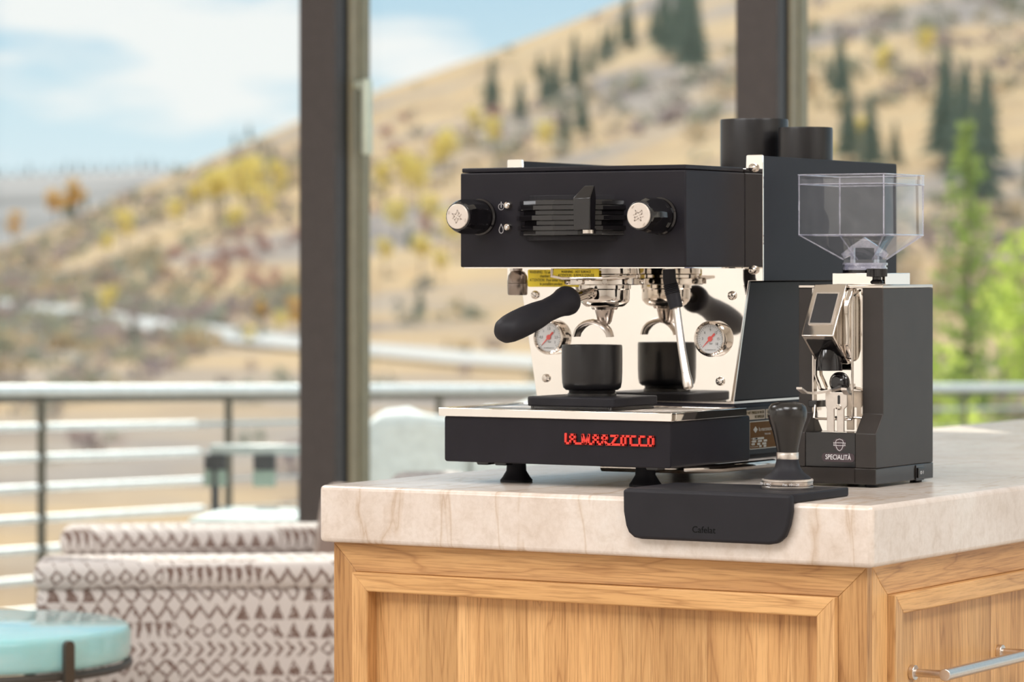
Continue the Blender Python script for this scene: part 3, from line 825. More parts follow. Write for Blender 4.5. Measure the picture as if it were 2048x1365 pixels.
# rear housing with its two side panels and the cup tray on top
for x0, x1 in ((-0.3235, -0.3185), (-0.7145, -0.7095)):
    obj('side_panel', prism(rrect(0.3405, 0.761, 1.184, 1.3505, 0.004), SIDE(x0, 0, 0), x1 - x0), 'black_powder', em, bevel=0.0008)
obj('rear_housing', box(-0.709, -0.324, 0.341, 0.752, 1.1845, 1.3130), 'black_powder', em)
obj('cup_tray', box(-0.706, -0.327, 0.344, 0.750, 1.3132, 1.3175), 'brushed_steel', em)
# lower body: tapered box with black cheeks
low = [(-0.343, 1.1835), (-0.3665, 1.0225), (-0.6665, 1.0225), (-0.690, 1.1835)]
obj('lower_body', prism(low, Matrix(((1, 0, 0, 0), (0, 0, 1, YB + 0.004), (0, 1, 0, 0), (0, 0, 0, 1))), 0.39), 'black_powder', em, bevel=0.0015)
for sgn in (1, -1):
    cx = MC
    q = [(0.1765, 1.1835), (0.1525, 1.0225), (0.150, 1.0225), (0.174, 1.1835)]
    obj('body_edge', prism([(cx + sgn * a, z) for a, z in q], Matrix(((1, 0, 0, 0), (0, 0, 1, YB + 0.0032), (0, 1, 0, 0), (0, 0, 0, 1))), 0.003), 'chrome', em)
obj('body_seam', box(-0.670, -0.363, YB + 0.004, 0.73, 1.0195, 1.0225), 'brushed_steel', em)
obj('base_box', box(-0.674, -0.359, YB - 0.002, 0.735, 0.9440, 1.0195), 'black_powder', em, bevel=0.006, seg=3)
# rating plate and immersion stickers on the base flank
XR = -0.359
rt = obj('rating_plate', prism(rrect(0.3775, 0.480, 0.9565, 0.9945, 0.001), SIDE(XR, 0, 0), 0.0006), 'plate_silver', em, smooth=0, label='brown engraved rating plate')
obj('rating_field', prism(rrect(0.3787, 0.4788, 0.9577, 0.9933, 0.001), SIDE(XR + 0.0006, 0, 0), 0.0003), 'brown_plate', rt, smooth=0)
XR2 = XR + 0.0010
obj('rating_emblem', prism([(0.387, 0.9830), (0.3935, 0.9875), (0.400, 0.9830), (0.3935, 0.9785)], SIDE(XR2, 0, 0), 0.0002), 'plate_silver', rt, smooth=0)
text('rating_lettering', 'la marzocco', 0.0078, SIDE(XR2, 0.4035, 0.9830), 'plate_silver', rt, 'LEFT')
text('rating_lettering', 'Made in Italy', 0.0034, SIDE(XR2, 0.430, 0.9762), 'plate_silver', rt)
for y, z, w in ((0.3855, 0.9708, 0.033), (0.3835, 0.9672, 0.012), (0.4005, 0.9672, 0.012), (0.3825, 0.9636, 0.009), (0.3985, 0.9634, 0.009), (0.4045, 0.9602, 0.007), (0.4175, 0.9600, 0.008), (0.4175, 0.9672, 0.010), (0.4135, 0.9634, 0.012)):
    obj('rating_box', prism([(y, z - 0.0014), (y + w, z - 0.0014), (y + w, z + 0.0014), (y, z + 0.0014)], SIDE(XR2, 0, 0), 0.0002), 'plate_silver', rt, smooth=0)
for z, s in ((0.9708, 'MOD'), (0.9672, 'S/N'), (0.9636, 'W')):
    text('rating_lettering', s, 0.0026, SIDE(XR2, 0.3808, z), 'plate_silver', rt, 'LEFT')
text('rating_lettering', 'L. MINI', 0.0030, SIDE(XR2 + 0.0003, 0.390, 0.9708), 'ink', rt, 'LEFT')
text('rating_lettering', 'Max boiler op. pressure', 0.0022, SIDE(XR2, 0.3800, 0.9602), 'plate_silver', rt, 'LEFT')
for y0, y1, tx in ((0.360, 0.4235, 'DO NOT IMMERSE IN WATER\nNO INMERGER'), (0.4265, 0.480, 'DO NOT OPEN\nDANGER')):
    st = obj('immersion_sticker', prism(rrect(y0, y1, 0.9968, 1.0095, 0.001), SIDE(XR, 0, 0), 0.0004), 'sticker_cream', em, smooth=0)
    text('sticker_lettering', tx, 0.0058, SIDE(XR + 0.0005, y1 - 0.003 if y0 < 0.4 else y0 + 0.003, 1.0031), 'ink_brown', st, 'RIGHT' if y0 < 0.4 else 'LEFT', sx=0.72)
# feet
for x, y in ((-0.615, 0.195), (-0.418, 0.195), (-0.615, 0.66), (-0.418, 0.66)):
    obj('foot', vlathe([(0.0, ZT), (0.0215, ZT), (0.0215, ZT + 0.003), (0.019, ZT + 0.006), (0.0135, ZT + 0.015), (0.0125, ZT + 0.030), (0.0125, 0.9475), (0, 0.9475)], x, y, 32), 'black_rubber', em)
for x in (-0.650, -0.622, -0.392):
    obj('tray_clip', prism([(-0.011, 0.0), (0.011, 0.0), (0.008, -0.006), (-0.008, -0.006)], FRONT(x, YT + 0.055, 0.9440), 0.02), 'black_plastic', em, bevel=0.001)
obj('drain_tray', box(-0.545, -0.385, 0.33, 0.60, 0.9290, 0.9405), 'clear_plastic', em, bevel=0.002)
obj('drain_pipe', tube([(-0.52, 0.26, 0.9345), (-0.40, 0.27, 0.9345), (-0.37, 0.31, 0.9345), (-0.365, 0.46, 0.9345)], 0.006, 12), 'chrome', em)

# drip tray
tb = bmesh.new(); 
obj_dt = obj('drip_tray', prism(rrect(-0.688, -0.345, 0.9435, 1.0045, 0.004), FRONT(0, 0.352, 0), 0.352 - YT), 'black_powder', em, bevel=0.0016, seg=3)
rim = bmesh.new()
for a in ((-0.6945, -0.3415, YT - 0.0045, YT + 0.008), (-0.6945, -0.6820, YT + 0.008, 0.336), (-0.3510, -0.3415, YT + 0.008, 0.336), (-0.6820, -0.3510, 0.326, 0.336)):
    box(a[0], a[1], a[2], a[3], 1.0040, 1.0150, rim)
obj('tray_rim', rim, 'mirror_steel', obj_dt, bevel=0.0008, label='polished steel rim')
obj('tray_basin', box(-0.682, -0.351, YT + 0.008, 0.326, 1.0048, 1.0085), 'black_plastic', obj_dt)
n = 23
for k in range(n):
    x = -0.678 + 0.323 * (k + 0.5) / n
    obj('grate_bar', box(x - 0.0042, x + 0.0042, YT + 0.0085, 0.3255, 1.0110, 1.0138), 'brushed_steel', obj_dt, bevel=0.0006, seg=1)
for y in (0.175, 0.23, 0.285):
    obj('grate_crossbar', box(-0.6815, -0.3515, y - 0.0025, y + 0.0025, 1.0086, 1.0110), 'brushed_steel', obj_dt)
# red raised lettering, drawn as joined square strokes
LW, LH = 0.1325, 0.0124
def gx(p): return (p - 130) / 1715.0 * LW
strokes = []
def st(*pts): strokes.append([(gx(x) , y * LH) for x, y in pts])
st((150, 1.0), (150, 0.05), (240, 0.05), (240, 0.95), (325, 0.95), (325, 0.05), (480, 0.05), (480, 0.95)); st((240, 0.5), (325, 0.5))
st((480, 0.95), (540, 0.10), (600, 0.95)); st((600, 0.95), (600, 0.05), (690, 0.05), (690, 0.95), (775, 0.95), (775, 0.05), (860, 0.05), (860, 0.95), (945, 0.95), (945, 0.48), (860, 0.48)); st((690, 0.5), (775, 0.5))
st((905, 0.48), (950, 0.05), (1305, 0.05)); st((1035, 0.95), (1145, 0.95), (1040, 0.08)); st((1230, 0.05), (1230, 0.95), (1485, 0.95)); st((1305, 0.05), (1305, 0.95))
st((1405, 0.95), (1405, 0.05), (1830, 0.05), (1830, 0.95), (1745, 0.95), (1745, 0.05)); st((1575, 0.05), (1575, 0.95), (1660, 0.95))
bm = stroke_mesh(strokes, 0.0031, FRONT(-0.5012, YT, 0.9718), 0.0035)
obj('nameplate_lettering', bm, 'red_enamel', obj_dt, bevel=0.0005, seg=1, label='red raised lettering')

# knobs
def knob(x, z, roll, name='steam_knob'):
    M = FRONT(x, YF, z); bm = bmesh.new()
    lathe([(0.0245, 0.0), (0.0245, 0.004), (0.0225, 0.006), (0.0, 0.006)], M, 36, bm)
    k = obj(name, bm, 'black_plastic', em)
    bm = bmesh.new(); R = Matrix.Rotation(roll, 4, 'Z')
    rings = []; ng = 20
    # ten flats; every second one is cut back by a chamfer at the front and a notch at the rear
    for r, zz, cut in ((0.0200, 0.006, 1.0), (0.0232, 0.011, 1.0), (0.0236, 0.016, 0.90), (0.0236, 0.036, 0.90), (0.0232, 0.0445, 0.84), (0.0205, 0.0545, 0.94), (0.0188, 0.0580, 1.0)):
        ring = []
        for i in range(ng):
            a = 2 * math.pi * i / ng; f = 1.0 if i % 4 in (0, 1) else cut
            ring.append(bm.verts.new(M @ R @ Vector((r * f * math.cos(a), r * f * math.sin(a), zz))))
        rings.append(ring)
    for a, b in zip(rings, rings[1:]):
        for i in range(ng): bm.faces.new((a[i], a[(i + 1) % ng], b[(i + 1) % ng], b[i]))
    bm.faces.new(rings[0]); bm.faces.new(rings[-1])
    obj('knob_grip', bm, 'black_plastic', k, bevel=0.0005, seg=2, smooth=12)
    bm = lathe([(0.0, 0.0605), (0.0158, 0.0605), (0.0166, 0.0598), (0.0166, 0.0578), (0, 0.0578)], M, 40)
    cap = obj('knob_cap', bm, 'cap_cream', k, label='cream metal cap')
    em_s = []
    for sgn in (1, -1):
        em_s += [[(-0.007 * sgn, 0.0005 * sgn), (-0.0035 * sgn, 0.0018 * sgn), (-0.0045 * sgn, 0.0060 * sgn), (-0.0005 * sgn, 0.0035 * sgn), (0.0045 * sgn, 0.0070 * sgn), (0.0050 * sgn, 0.0025 * sgn), (0.0015 * sgn, 0.0010 * sgn)], [(0.010 * sgn, -0.009 * sgn), (0.0085 * sgn, -0.0115 * sgn)]]
    obj('knob_emblem', stroke_mesh(em_s, 0.0012, M @ R @ Matrix.Translation((0, 0, 0.0604)), 0.0008), 'cap_mark', k, smooth=0)
knob(-0.6555, 1.2695, 0.45, 'hot_water_knob'); knob(-0.3815, 1.2685, -0.1)

# paddle: ribbed faceted boss with a lever
def boss_poly(w, dpt, nn=6):
    R = (w * w / 4 + dpt * dpt) / (2 * dpt); a0 = math.asin(min(1, w / 2 / R))
    return [(R * math.sin(-a0 + 2 * a0 * i / nn), R * math.cos(-a0 + 2 * a0 * i / nn) - (R - dpt)) for i in range(nn + 1)]
def boss_layer(name, w, dpt, z0, z1, mat, parent, nn=6):
    bm = prism([(MC + 0.001 + x, YF + 0.001 - y) for x, y in boss_poly(w, dpt, nn)], Matrix.Translation((0, 0, z0)), z1 - z0)
    return obj(name, bm, mat, parent, bevel=0.0005, seg=1, smooth=0)
bs = boss_layer('paddle_boss', 0.150, 0.040, 1.2445, 1.2905, 'black_gloss', em)
z = 1.2440
for i, (w, dp_, hh) in enumerate(((0.160, 0.046, 0.0066), (0.166, 0.050, 0.0066), (0.158, 0.044, 0.0066), (0.170, 0.052, 0.0068), (0.160, 0.046, 0.0066), (0.166, 0.050, 0.0066), (0.160, 0.046, 0.0066))):
    boss_layer('boss_rib', w, dp_, z, z + hh - 0.0006, 'black_plastic', bs); z += hh
boss_layer('boss_cap', 0.132, 0.022, 1.2906, 1.2970, 'black_rubber', bs, 14)
boss_layer('boss_base', 0.140, 0.036, 1.2375, 1.2439, 'black_rubber', bs, 14)
bm = bmesh.new()
lev = [[(-0.0122, 0.1030, 0.0), (0.0122, 0.1030, 0.0), (0.0122, 0.1165, 0.0), (-0.0122, 0.1165, 0.0)],
       [(-0.0126, 0.1020, 0.0415), (0.0126, 0.1020, 0.0415), (0.0126, 0.1190, 0.0415), (-0.0126, 0.1190, 0.0415)],
       [(-0.0035, 0.1165, 0.0575), (0.0100, 0.1165, 0.0575), (0.0100, 0.1200, 0.0575), (-0.0035, 0.1200, 0.0575)]]
lv = [[bm.verts.new((-0.4615 + x, y, 1.2505 + z)) for x, y, z in r] for r in lev]
for a, b in zip(lv, lv[1:]):
    for i in range(4): bm.faces.new((a[i], a[(i + 1) % 4], b[(i + 1) % 4], b[i]))
bm.faces.new(lv[0]); bm.faces.new(lv[-1])
obj('paddle_lever', bm, 'black_plastic', em, bevel=0.0012, seg=3)
obj('paddle_pivot', vlathe([(0.0, 1.246), (0.009, 1.246), (0.009, 1.2525), (0, 1.2525)], -0.461, 0.121, 24), 'chrome', em)
# indicator lamps with printed icons
for z in (1.2848, 1.2556):
    lm = obj('indicator_lamp', lathe([(0, 0.006), (0.0022, 0.006), (0.0028, 0.0048), (0.0042, 0.0055), (0.0052, 0.004), (0.0054, 0.0), (0, 0)], FRONT(-0.6120, YF, z), 24), 'chrome', em)
    obj('lamp_lens', lathe([(0, 0.0068), (0.0017, 0.0064), (0.0021, 0.0055), (0, 0.0055)], FRONT(-0.6120, YF, z), 16), 'dial_white', lm)
ic = [[(0.0042 * math.sin(math.radians(a)), 0.0042 * math.cos(math.radians(a))) for a in range(30, 331, 15)], [(0, -0.0010), (0, 0.0062)]]
obj('power_icon', stroke_mesh(ic, 0.0007, FRONT(-0.6236, YF, 1.2830), 0.0002), 'white_print', em, smooth=0)
dr_ = [(0, 0.0068), (-0.0012, 0.004), (-0.0027, 0.0012), (-0.0033, -0.0012), (-0.0028, -0.0036), (-0.0014, -0.005), (0.0, -0.0054), (0.0014, -0.005), (0.0028, -0.0036), (0.0033, -0.0012), (0.0027, 0.0012), (0.0012, 0.004), (0, 0.0068)]
obj('droplet_icon', stroke_mesh([dr_], 0.0007, FRONT(-0.6236, YF, 1.2530), 0.0002), 'white_print', em, smooth=0)
# group head
GX, GY = -0.5110, 0.2510
bm = vlathe([(0.030, 1.2008), (0.047, 1.2008), (0.0475, 1.1935), (0.0455, 1.1920), (0.0455, 1.1880), (0.0515, 1.1868), (0.0520, 1.1795), (0.0500, 1.1785), (0.0, 1.1785)], GX, GY, 48)
gh = obj('group_head', bm, 'chrome', em)
for k in range(10):
    a = 2 * math.pi * k / 10 + 0.2
    obj('group_bolt', lathe([(0, 0.004), (0.0035, 0.004), (0.004, 0.003), (0.004, -0.003), (0, -0.003)], frame_m((GX + 0.0515 * math.cos(a), GY + 0.0515 * math.sin(a), 1.1832), (math.cos(a), math.sin(a), 0)), 10), 'chrome', gh)
# guard bracket with hot surface sticker
bm = bmesh.new()
tube([(GX - 0.047, 0.245, 1.1985), (GX - 0.0475, 0.1925, 1.1985), (GX - 0.0475, 0.1915, 1.1905), (GX - 0.030, 0.1915, 1.1875), (GX + 0.030, 0.1915, 1.1875), (GX + 0.047, 0.200, 1.1890), (GX + 0.049, 0.245, 1.1890)], 0.0022, 10, bm)
obj('group_guard', bm, 'chrome', em)
ss = obj('hot_surface_sticker', prism(rrect(GX - 0.0445, GX + 0.0245, 1.1893, 1.2000, 0.0012), FRONT(0, 0.193, 0), 0.0012), 'yellow_sticker', em, smooth=0, label='yellow hot surface warning sticker')
text('sticker_lettering', 'WARNING - HOT SURFACE\nATTENTION - SURFACE CHAUDE', 0.0045, FRONT(GX - 0.010, 0.1916, 1.1938), 'ink_brown', ss, sx=0.82)
ws = obj('burn_sticker', prism(rrect(-0.6815, -0.5750, 1.1752, 1.1992, 0.002), FRONT(0, YB, 0), 0.0004), 'yellow_sticker', em, smooth=0, label='yellow burn warning sticker')
for z, s, x in ((1.1955, 'WARNING:  To avoid the risk of', -0.6785), (1.1900, 'chamber during', -0.6620), (1.1845, 'ATTENTION:  Pour \u00e9viter risques', -0.6785), (1.1792, 'le portafiltre pendant', -0.6620)):
    text('sticker_lettering', s, 0.0058, FRONT(x, YB - 0.0005, z), 'ink_brown', ws, 'LEFT', sx=0.72)
# hot water nozzle
HX, HY = -0.6430, 0.2450
obj('hot_water_nozzle', vlathe([(0.0, 1.1645), (0.0125, 1.1645), (0.0135, 1.1660), (0.0140, 1.1800), (0.0136, 1.1805), (0.0140, 1.1810), (0.0130, 1.1905), (0.0095, 1.1960), (0.0065, 1.1975), (0.0065, 1.2010), (0, 1.2010)], HX, HY, 32), 'nozzle_metal', em)
# steam wand
WA = [(-0.3975, 0.2220, 1.2010), (-0.3970, 0.2220, 1.1865), (-0.3900, 0.2220, 1.1600), (-0.3860, 0.2215, 1.1470), (-0.3725, 0.2110, 1.0950), (-0.3625, 0.2035, 1.0640)]
wd = obj('steam_wand', tube(WA, [0.0062, 0.0062, 0.0054, 0.0054, 0.0054, 0.0058], 16), 'brushed_steel', em)
obj('wand_grip', tube([WA[0][:2] + (1.1995,), WA[1], (-0.3945, 0.2220, 1.1770), (-0.3920, 0.2220, 1.1675), (-0.3868, 0.2217, 1.1490)], [0.0084, 0.0088, 0.0092, 0.0096, 0.0090], 20), 'black_rubber', wd)
for k in range(6):
    f = k / 6; c = Vector((-0.3950, 0.2220, 1.1790)).lerp(Vector((-0.3915, 0.2220, 1.1655)), f)
    obj('grip_ring', lathe([(0.0086, -0.0009), (0.0108, 0), (0.0086, 0.0009)], frame_m(c, (0.24, 0.0, -0.97)), 20, cap=False), 'black_rubber', wd)
obj('wand_tip', tube([WA[-1], (-0.3585, 0.2010, 1.0520), (-0.3570, 0.2002, 1.0455), (-0.3565, 0.2000, 1.0432)], [0.0058, 0.0072, 0.0066, 0.0035], 18), 'brushed_steel', wd)
# pressure gauges
def gauge(x, z, nums, unit, start=225, sweep=270, needle=225):
    M = FRONT(x, YB, z)
    g = obj('pressure_gauge', lathe([(0.0, 0.0), (0.0238, 0.0), (0.0242, 0.010), (0.0232, 0.0130), (0.0210, 0.0138), (0.0196, 0.0125), (0.0190, 0.0095), (0.0, 0.0095)], M, 56), 'chrome', em, label='round chrome rimmed pressure gauge')
    obj('gauge_dial', lathe([(0, 0.0098), (0.0190, 0.0098), (0.0190, 0.0095), (0, 0.0095)], M, 48), 'dial_white', g)
    tk = []
    for i in range(31):
        a = math.radians(start - sweep * i / 30); r0 = 0.0148 if i % 5 == 0 else 0.0162
        tk.append([(r0 * math.cos(a), r0 * math.sin(a)), (0.0178 * math.cos(a), 0.0178 * math.sin(a))])
    obj('gauge_ticks', stroke_mesh(tk, 0.0004, M @ Matrix.Translation((0, 0, 0.0098)), 0.0001), 'ink', g, smooth=0)
    for f, s in nums:
        a = math.radians(start - sweep * f)
        text('gauge_numeral', s, 0.0052, M @ Matrix.Translation((0.0118 * math.cos(a), 0.0118 * math.sin(a), 0.0100)), 'ink', g, ext=0.00005, sx=0.85)
    text('gauge_lettering', unit, 0.0040, M @ Matrix.Translation((0.0012, -0.0062, 0.0100)), 'ink', g, ext=0.00005)
    text('gauge_lettering', 'LA MARZOCCO', 0.0023, M @ Matrix.Translation((0, -0.0148, 0.0100)), 'ink', g, ext=0.00005)
    a = math.radians(needle); c, s_ = math.cos(a), math.sin(a)
    def R(px, py): return (px * c - py * s_, px * s_ + py * c)
    bm = prism([R(0.0155, 0.0002), R(0.003, 0.0009), R(0.0028, 0.0026), R(0, 0.0036), R(-0.0028, 0.0026), R(-0.003, 0.0012), R(-0.0095, 0.0014), R(-0.0100, 0), R(-0.0095, -0.0014), R(-0.003, -0.0012), R(-0.0028, -0.0026), R(0, -0.0036), R(0.0028, -0.0026), R(0.003, -0.0009), R(0.0155, -0.0002)], M @ Matrix.Translation((0, 0, 0.0104)), 0.0007)
    obj('gauge_needle', bm, 'needle_red', g, smooth=0)
    obj('gauge_glass', lathe([(0, 0.0126), (0.0196, 0.0124), (0.0196, 0.0120), (0, 0.0120)], M, 40), 'gauge_glass', g)
gauge(-0.6421, 1.1060, ((1 / 6, '0,5'), (2 / 6, '1'), (3 / 6, '1,5'), (4 / 6, '2'), (5 / 6, '2,5'), (0.965, '3')), 'bar')
gauge(-0.3917, 1.1063, ((1 / 6, '3'), (2 / 6, '6'), (3 / 6, '9'), (4 / 6, '12'), (5 / 6, '15'), (0.965, '18')), 'bar')

# ------------------------------------------------------------------ portafilter locked into the group
pf = thing('portafilter', 'chrome portafilter with thick black handle locked into the machine', 'portafilter', (GX, GY, 1.1480))
obj('basket_holder', vlathe([(0.0, 1.1490), (0.024, 1.1490), (0.0275, 1.1510), (0.0325, 1.1560), (0.0335, 1.1600), (0.0335, 1.1720), (0.0350, 1.1735), (0.0350, 1.1783), (0.0, 1.1783)], GX, GY, 48), 'chrome', pf)
obj('basket_bottom', vlathe([(0.0, 1.1455), (0.0165, 1.1455), (0.0185, 1.1490), (0, 1.1490)], GX, GY, 32), 'dark_chrome', pf)
obj('spout_neck', vlathe([(0.0, 1.1255), (0.0070, 1.1258), (0.0095, 1.1300), (0.0118, 1.1400), (0.0128, 1.1430), (0.0128, 1.1460), (0, 1.1460)], GX, GY, 32), 'dark_chrome', pf)
arch = []
SY = GY - 0.008
for i in range(13):
    a = math.radians(172 - 164 * i / 12)
    arch.append((GX - 0.013 + 0.0250 * math.cos(a), SY, 1.1060 + 0.0215 * math.sin(a)))
bm = bmesh.new(); rows = []
for i, (x, y, z) in enumerate(arch):                      # open channel bent over in an arch
    a = math.radians(172 - 164 * i / 12); nx, nz = math.cos(a), math.sin(a); row = []
    wdt = 0.0110 if 1 < i < 11 else 0.0090
    for k in range(9):
        b_ = math.pi * k / 8; row.append(Vector((x + nx * (0.0055 * math.sin(b_)), y + wdt * math.cos(b_), z + nz * (0.0055 * math.sin(b_)))))
    for k in range(8, -1, -1):
        b_ = math.pi * k / 8; row.append(Vector((x + nx * (0.0012 * math.sin(b_) - 0.0010), y + wdt * 0.8 * math.cos(b_), z + nz * (0.0012 * math.sin(b_) - 0.0010))))
    rows.append([bm.verts.new(p) for p in row])
for a, b_ in zip(rows, rows[1:]):
    m_ = len(a)
    for k in range(m_): bm.faces.new((a[k], a[(k + 1) % m_], b_[(k + 1) % m_], b_[k]))
bm.faces.new(rows[0]); bm.faces.new(rows[-1])
obj('double_spout', bm, 'brushed_steel', pf)
h0 = Vector((GX - 0.004, 0.1650, 1.1600)); h1 = Vector((-0.5265, 0.0060, 1.1175)); hd = (h1 - h0); hl = hd.length; hd.normalize()
obj('handle_neck', tube([(GX - 0.001, GY - 0.030, 1.1680), (GX - 0.002, GY - 0.052, 1.1660), tuple(h0 + hd * 0.008)], [0.0080, 0.0072, 0.0078], 16), 'chrome', pf)
hp = [(0.0, 0.0), (0.013, 0.0), (0.0185, 0.002), (0.0198, 0.006), (0.0195, 0.012), (0.0172, 0.022), (0.0158, 0.034), (0.0154, 0.056), (0.0164, 0.066), (0.0178, 0.080), (0.0190, 0.105), (0.0190, 0.125), (0.0182, 0.142), (0.0162, 0.154), (0.0110, 0.1625), (0.0, 0.1655)]
hp = [(r, zz * hl / 0.1655) for r, zz in hp]
hdl = obj('portafilter_handle', lathe(hp, frame_m(h0, hd), 40), 'black_rubber', pf, smooth=60)
# ------------------------------------------------------------------ coffee scale and the cup on it
sc_x0, sc_x1, sc_y0, sc_y1 = -0.5855, -0.4520, 0.1650, 0.3000
ks = thing('coffee_scale', 'flat black square scale on the drip tray under a cup', 'scale', (-0.52, 0.232, 1.0138))
obj('scale_body', prism(rrect(sc_x0 + 0.004, sc_x1 - 0.004, sc_y0 + 0.004, sc_y1 - 0.004, 0.010), Matrix.Translation((0, 0, 1.0141)), 0.006), 'black_plastic', ks)
obj('scale_platform', prism(rrect(sc_x0, sc_x1, sc_y0, sc_y1, 0.014), Matrix.Translation((0, 0, 1.0182)), 0.0125), 'black_rubber', ks, bevel=0.002, seg=3)
def cup(name, label, cx, cy, z0, r, h, foot=True, group=None):
    t = thing(name, label, 'cup', (cx, cy, z0), group=group)
    b0 = 0.008 if foot else 0.0
    pr = [(0.0, b0), (r * 0.86, b0), (r * 0.95, b0 + 0.003), (r * 0.985, b0 + 0.010), (r, b0 + h * 0.35), (r, h - 0.003), (r * 0.985, h), (r * 0.94, h - 0.0005), (r * 0.925, h - 0.004), (r * 0.92, b0 + 0.012), (r * 0.80, b0 + 0.006), (0, b0 + 0.006)]
    obj('cup_body', lathe(pr, Matrix.Translation((0, 0, 0)), 64), 'black_ceramic', t, local=True, smooth=50)
    if foot:
        obj('cup_foot', lathe([(0.0, 0.0), (r * 0.80, 0.0), (r * 0.80, 0.0035), (r * 0.76, 0.0045), (r * 0.78, 0.0085), (0, 0.0085)], Matrix.Translation((0, 0, 0)), 48), 'black_gloss', t, local=True)
    return t
cup('espresso_cup', 'squat matte black cup with narrow foot standing on the scale', -0.5198, 0.2322, 1.0307, 0.0405, 0.0680)
cup('espresso_cup', 'larger black cup on top of the espresso machine', -0.4630, 0.5960, 1.3178, 0.0482, 0.0935, False)
cup('espresso_cup', 'smaller black cup on top of the espresso machine beside the larger one', -0.3680, 0.5660, 1.3178, 0.0380, 0.0790, False)

# ------------------------------------------------------------------ coffee grinder
gr = thing('coffee_grinder', 'slim black coffee grinder with chrome spout and clear bean hopper', 'grinder', (-0.205, 0.41, ZT))
gx0, gx1, gyb = -0.2665, -0.1440, 0.4975
Z0 = ZT + 0.004
def side_prof(x0, x1, front, name, mat, ztop=1.1745):
    """upright with the kinked front edge of the housing, in the YZ plane"""
    pl = [(0.3175, 0.9405), (gyb, 0.9405), (gyb, ztop), (front, ztop), (front, 1.0100), (0.3175, 0.9850)]
    return obj(name, prism(pl, SIDE(x0, 0, 0), x1 - x0), mat, gr, bevel=0.0008, seg=2, smooth=20)
side_prof(-0.1735, gx1, 0.3400, 'side_housing', 'grinder_paint')
side_prof(gx0, -0.2465, 0.3400, 'side_housing', 'grinder_paint')
obj('rear_housing', box(-0.2465, -0.1735, 0.372, gyb, 0.9405, 1.1745), 'grinder_paint', gr)
obj('base', box(gx0, gx1, 0.3168, gyb + 0.001, Z0, 0.9402), 'grinder_base', gr, bevel=0.0012)
obj('base_front', box(-0.2462, -0.1738, 0.3155, 0.3170, Z0 + 0.002, 0.9395), 'grinder_base', gr)
obj('front_block', box(-0.2462, -0.1738, 0.3185, 0.372, 0.9405, 0.9860), 'black_plastic', gr, bevel=0.0008)
for x in (gx0 + 0.015, gx1 - 0.015):
    for y in (0.335, 0.475): obj('foot', vlathe([(0, ZT), (0.008, ZT), (0.008, Z0 + 0.001), (0, Z0 + 0.001)], x, y, 16), 'black_rubber', gr)
cp = obj('chrome_face', box(-0.2462, -0.1738, 0.3445, 0.372, 0.9862, 1.1745), 'mirror_steel', gr)
for x0, x1 in ((-0.2466, -0.2445), (-0.1755, -0.1734)):
    obj('chrome_edge', box(x0, x1, 0.3395, 0.3446, 1.0100, 1.1745), 'chrome', gr)
obj('top_plate', box(gx0, gx1, 0.3390, gyb, 1.1747, 1.1790), 'chrome', gr, bevel=0.0008)
# spout housing with the slanted screen, built from its side outline
pl = [(0.3445, 1.1800), (0.3350, 1.1800), (0.2950, 1.1125), (0.3420, 1.0750), (0.3445, 1.0750)]
sx0, sx1 = -0.2410, -0.1945
spt = obj('spout_housing', prism(pl, SIDE(sx0, 0, 0), sx1 - sx0), 'chrome', gr, bevel=0.0015, seg=3)
obj('spout_cheek', prism([(0.3444, 1.1760), (0.334, 1.172), (0.323, 1.150), (0.323, 1.100), (0.334, 1.082), (0.3444, 1.078)], SIDE(sx1, 0, 0), 0.009), 'chrome', gr, bevel=0.002)
dz = Vector((0.0, 0.2950 - 0.3350, 1.1125 - 1.1800)); slope = dz.normalized()        # down the screen face
nrm = Vector((0, slope.z, -slope.y)); nrm = nrm if nrm.y < 0 else -nrm
SM = Matrix(((1, 0, nrm.x, 0), (0, -slope.y, nrm.y, 0), (0, -slope.z, nrm.z, 0), (0, 0, 0, 1)))
SM.translation = Vector(((sx0 + sx1) / 2 + 0.0005, 0.3350 + dz.y * 0.48, 1.1800 + dz.z * 0.48)) + nrm * 0.0001
bz = obj('screen_bezel', prism(rrect(-0.0172, 0.0172, -0.0245, 0.0245, 0.001), SM, 0.0016), 'brushed_steel', spt)
obj('screen', prism(rrect(-0.0150, 0.0150, -0.0220, 0.0220, 0.0006), SM @ Matrix.Translation((0, 0, 0.0016)), 0.0004), 'screen_glass', spt, smooth=0, label='dark touch screen')
uz = Vector((0, 0.3420 - 0.2950, 1.0750 - 1.1125)); us_ = uz.normalized(); un = Vector((0, us_.z, -us_.y)); un = un if un.z < 0 else -un
UM = Matrix(((1, 0, un.x, 0), (0, us_.y, un.y, 0), (0, us_.z, un.z, 0), (0, 0, 0, 1))); UM.translation = Vector(((sx0 + sx1) / 2, 0.2950, 1.1125)) + uz * 0.5
obj('spout_mouth', prism(rrect(-0.0190, 0.0190, -0.0225, 0.0260, 0.002), UM, 0.0006), 'black_plastic', spt)
bm = bmesh.new(); rows = []
for k in range(13):
    a = math.pi * k / 12
    rows.append([bm.verts.new((-0.2165 + 0.0185 * math.cos(a) * q, 0.3300 - 0.0190 * math.sin(a) * q, zz)) for zz, q in ((1.0665, 1.0), (1.080, 0.96), (1.094, 0.75))])
for a, b_ in zip(rows, rows[1:]):
    for k in range(2): bm.faces.new((a[k], b_[k], b_[k + 1], a[k + 1]))
bm.faces.new([r[0] for r in rows]); bm.faces.new([r[2] for r in rows]); bm.faces.new(rows[0] + rows[-1][::-1])
obj('rubber_chute', bm, 'black_plastic', gr)
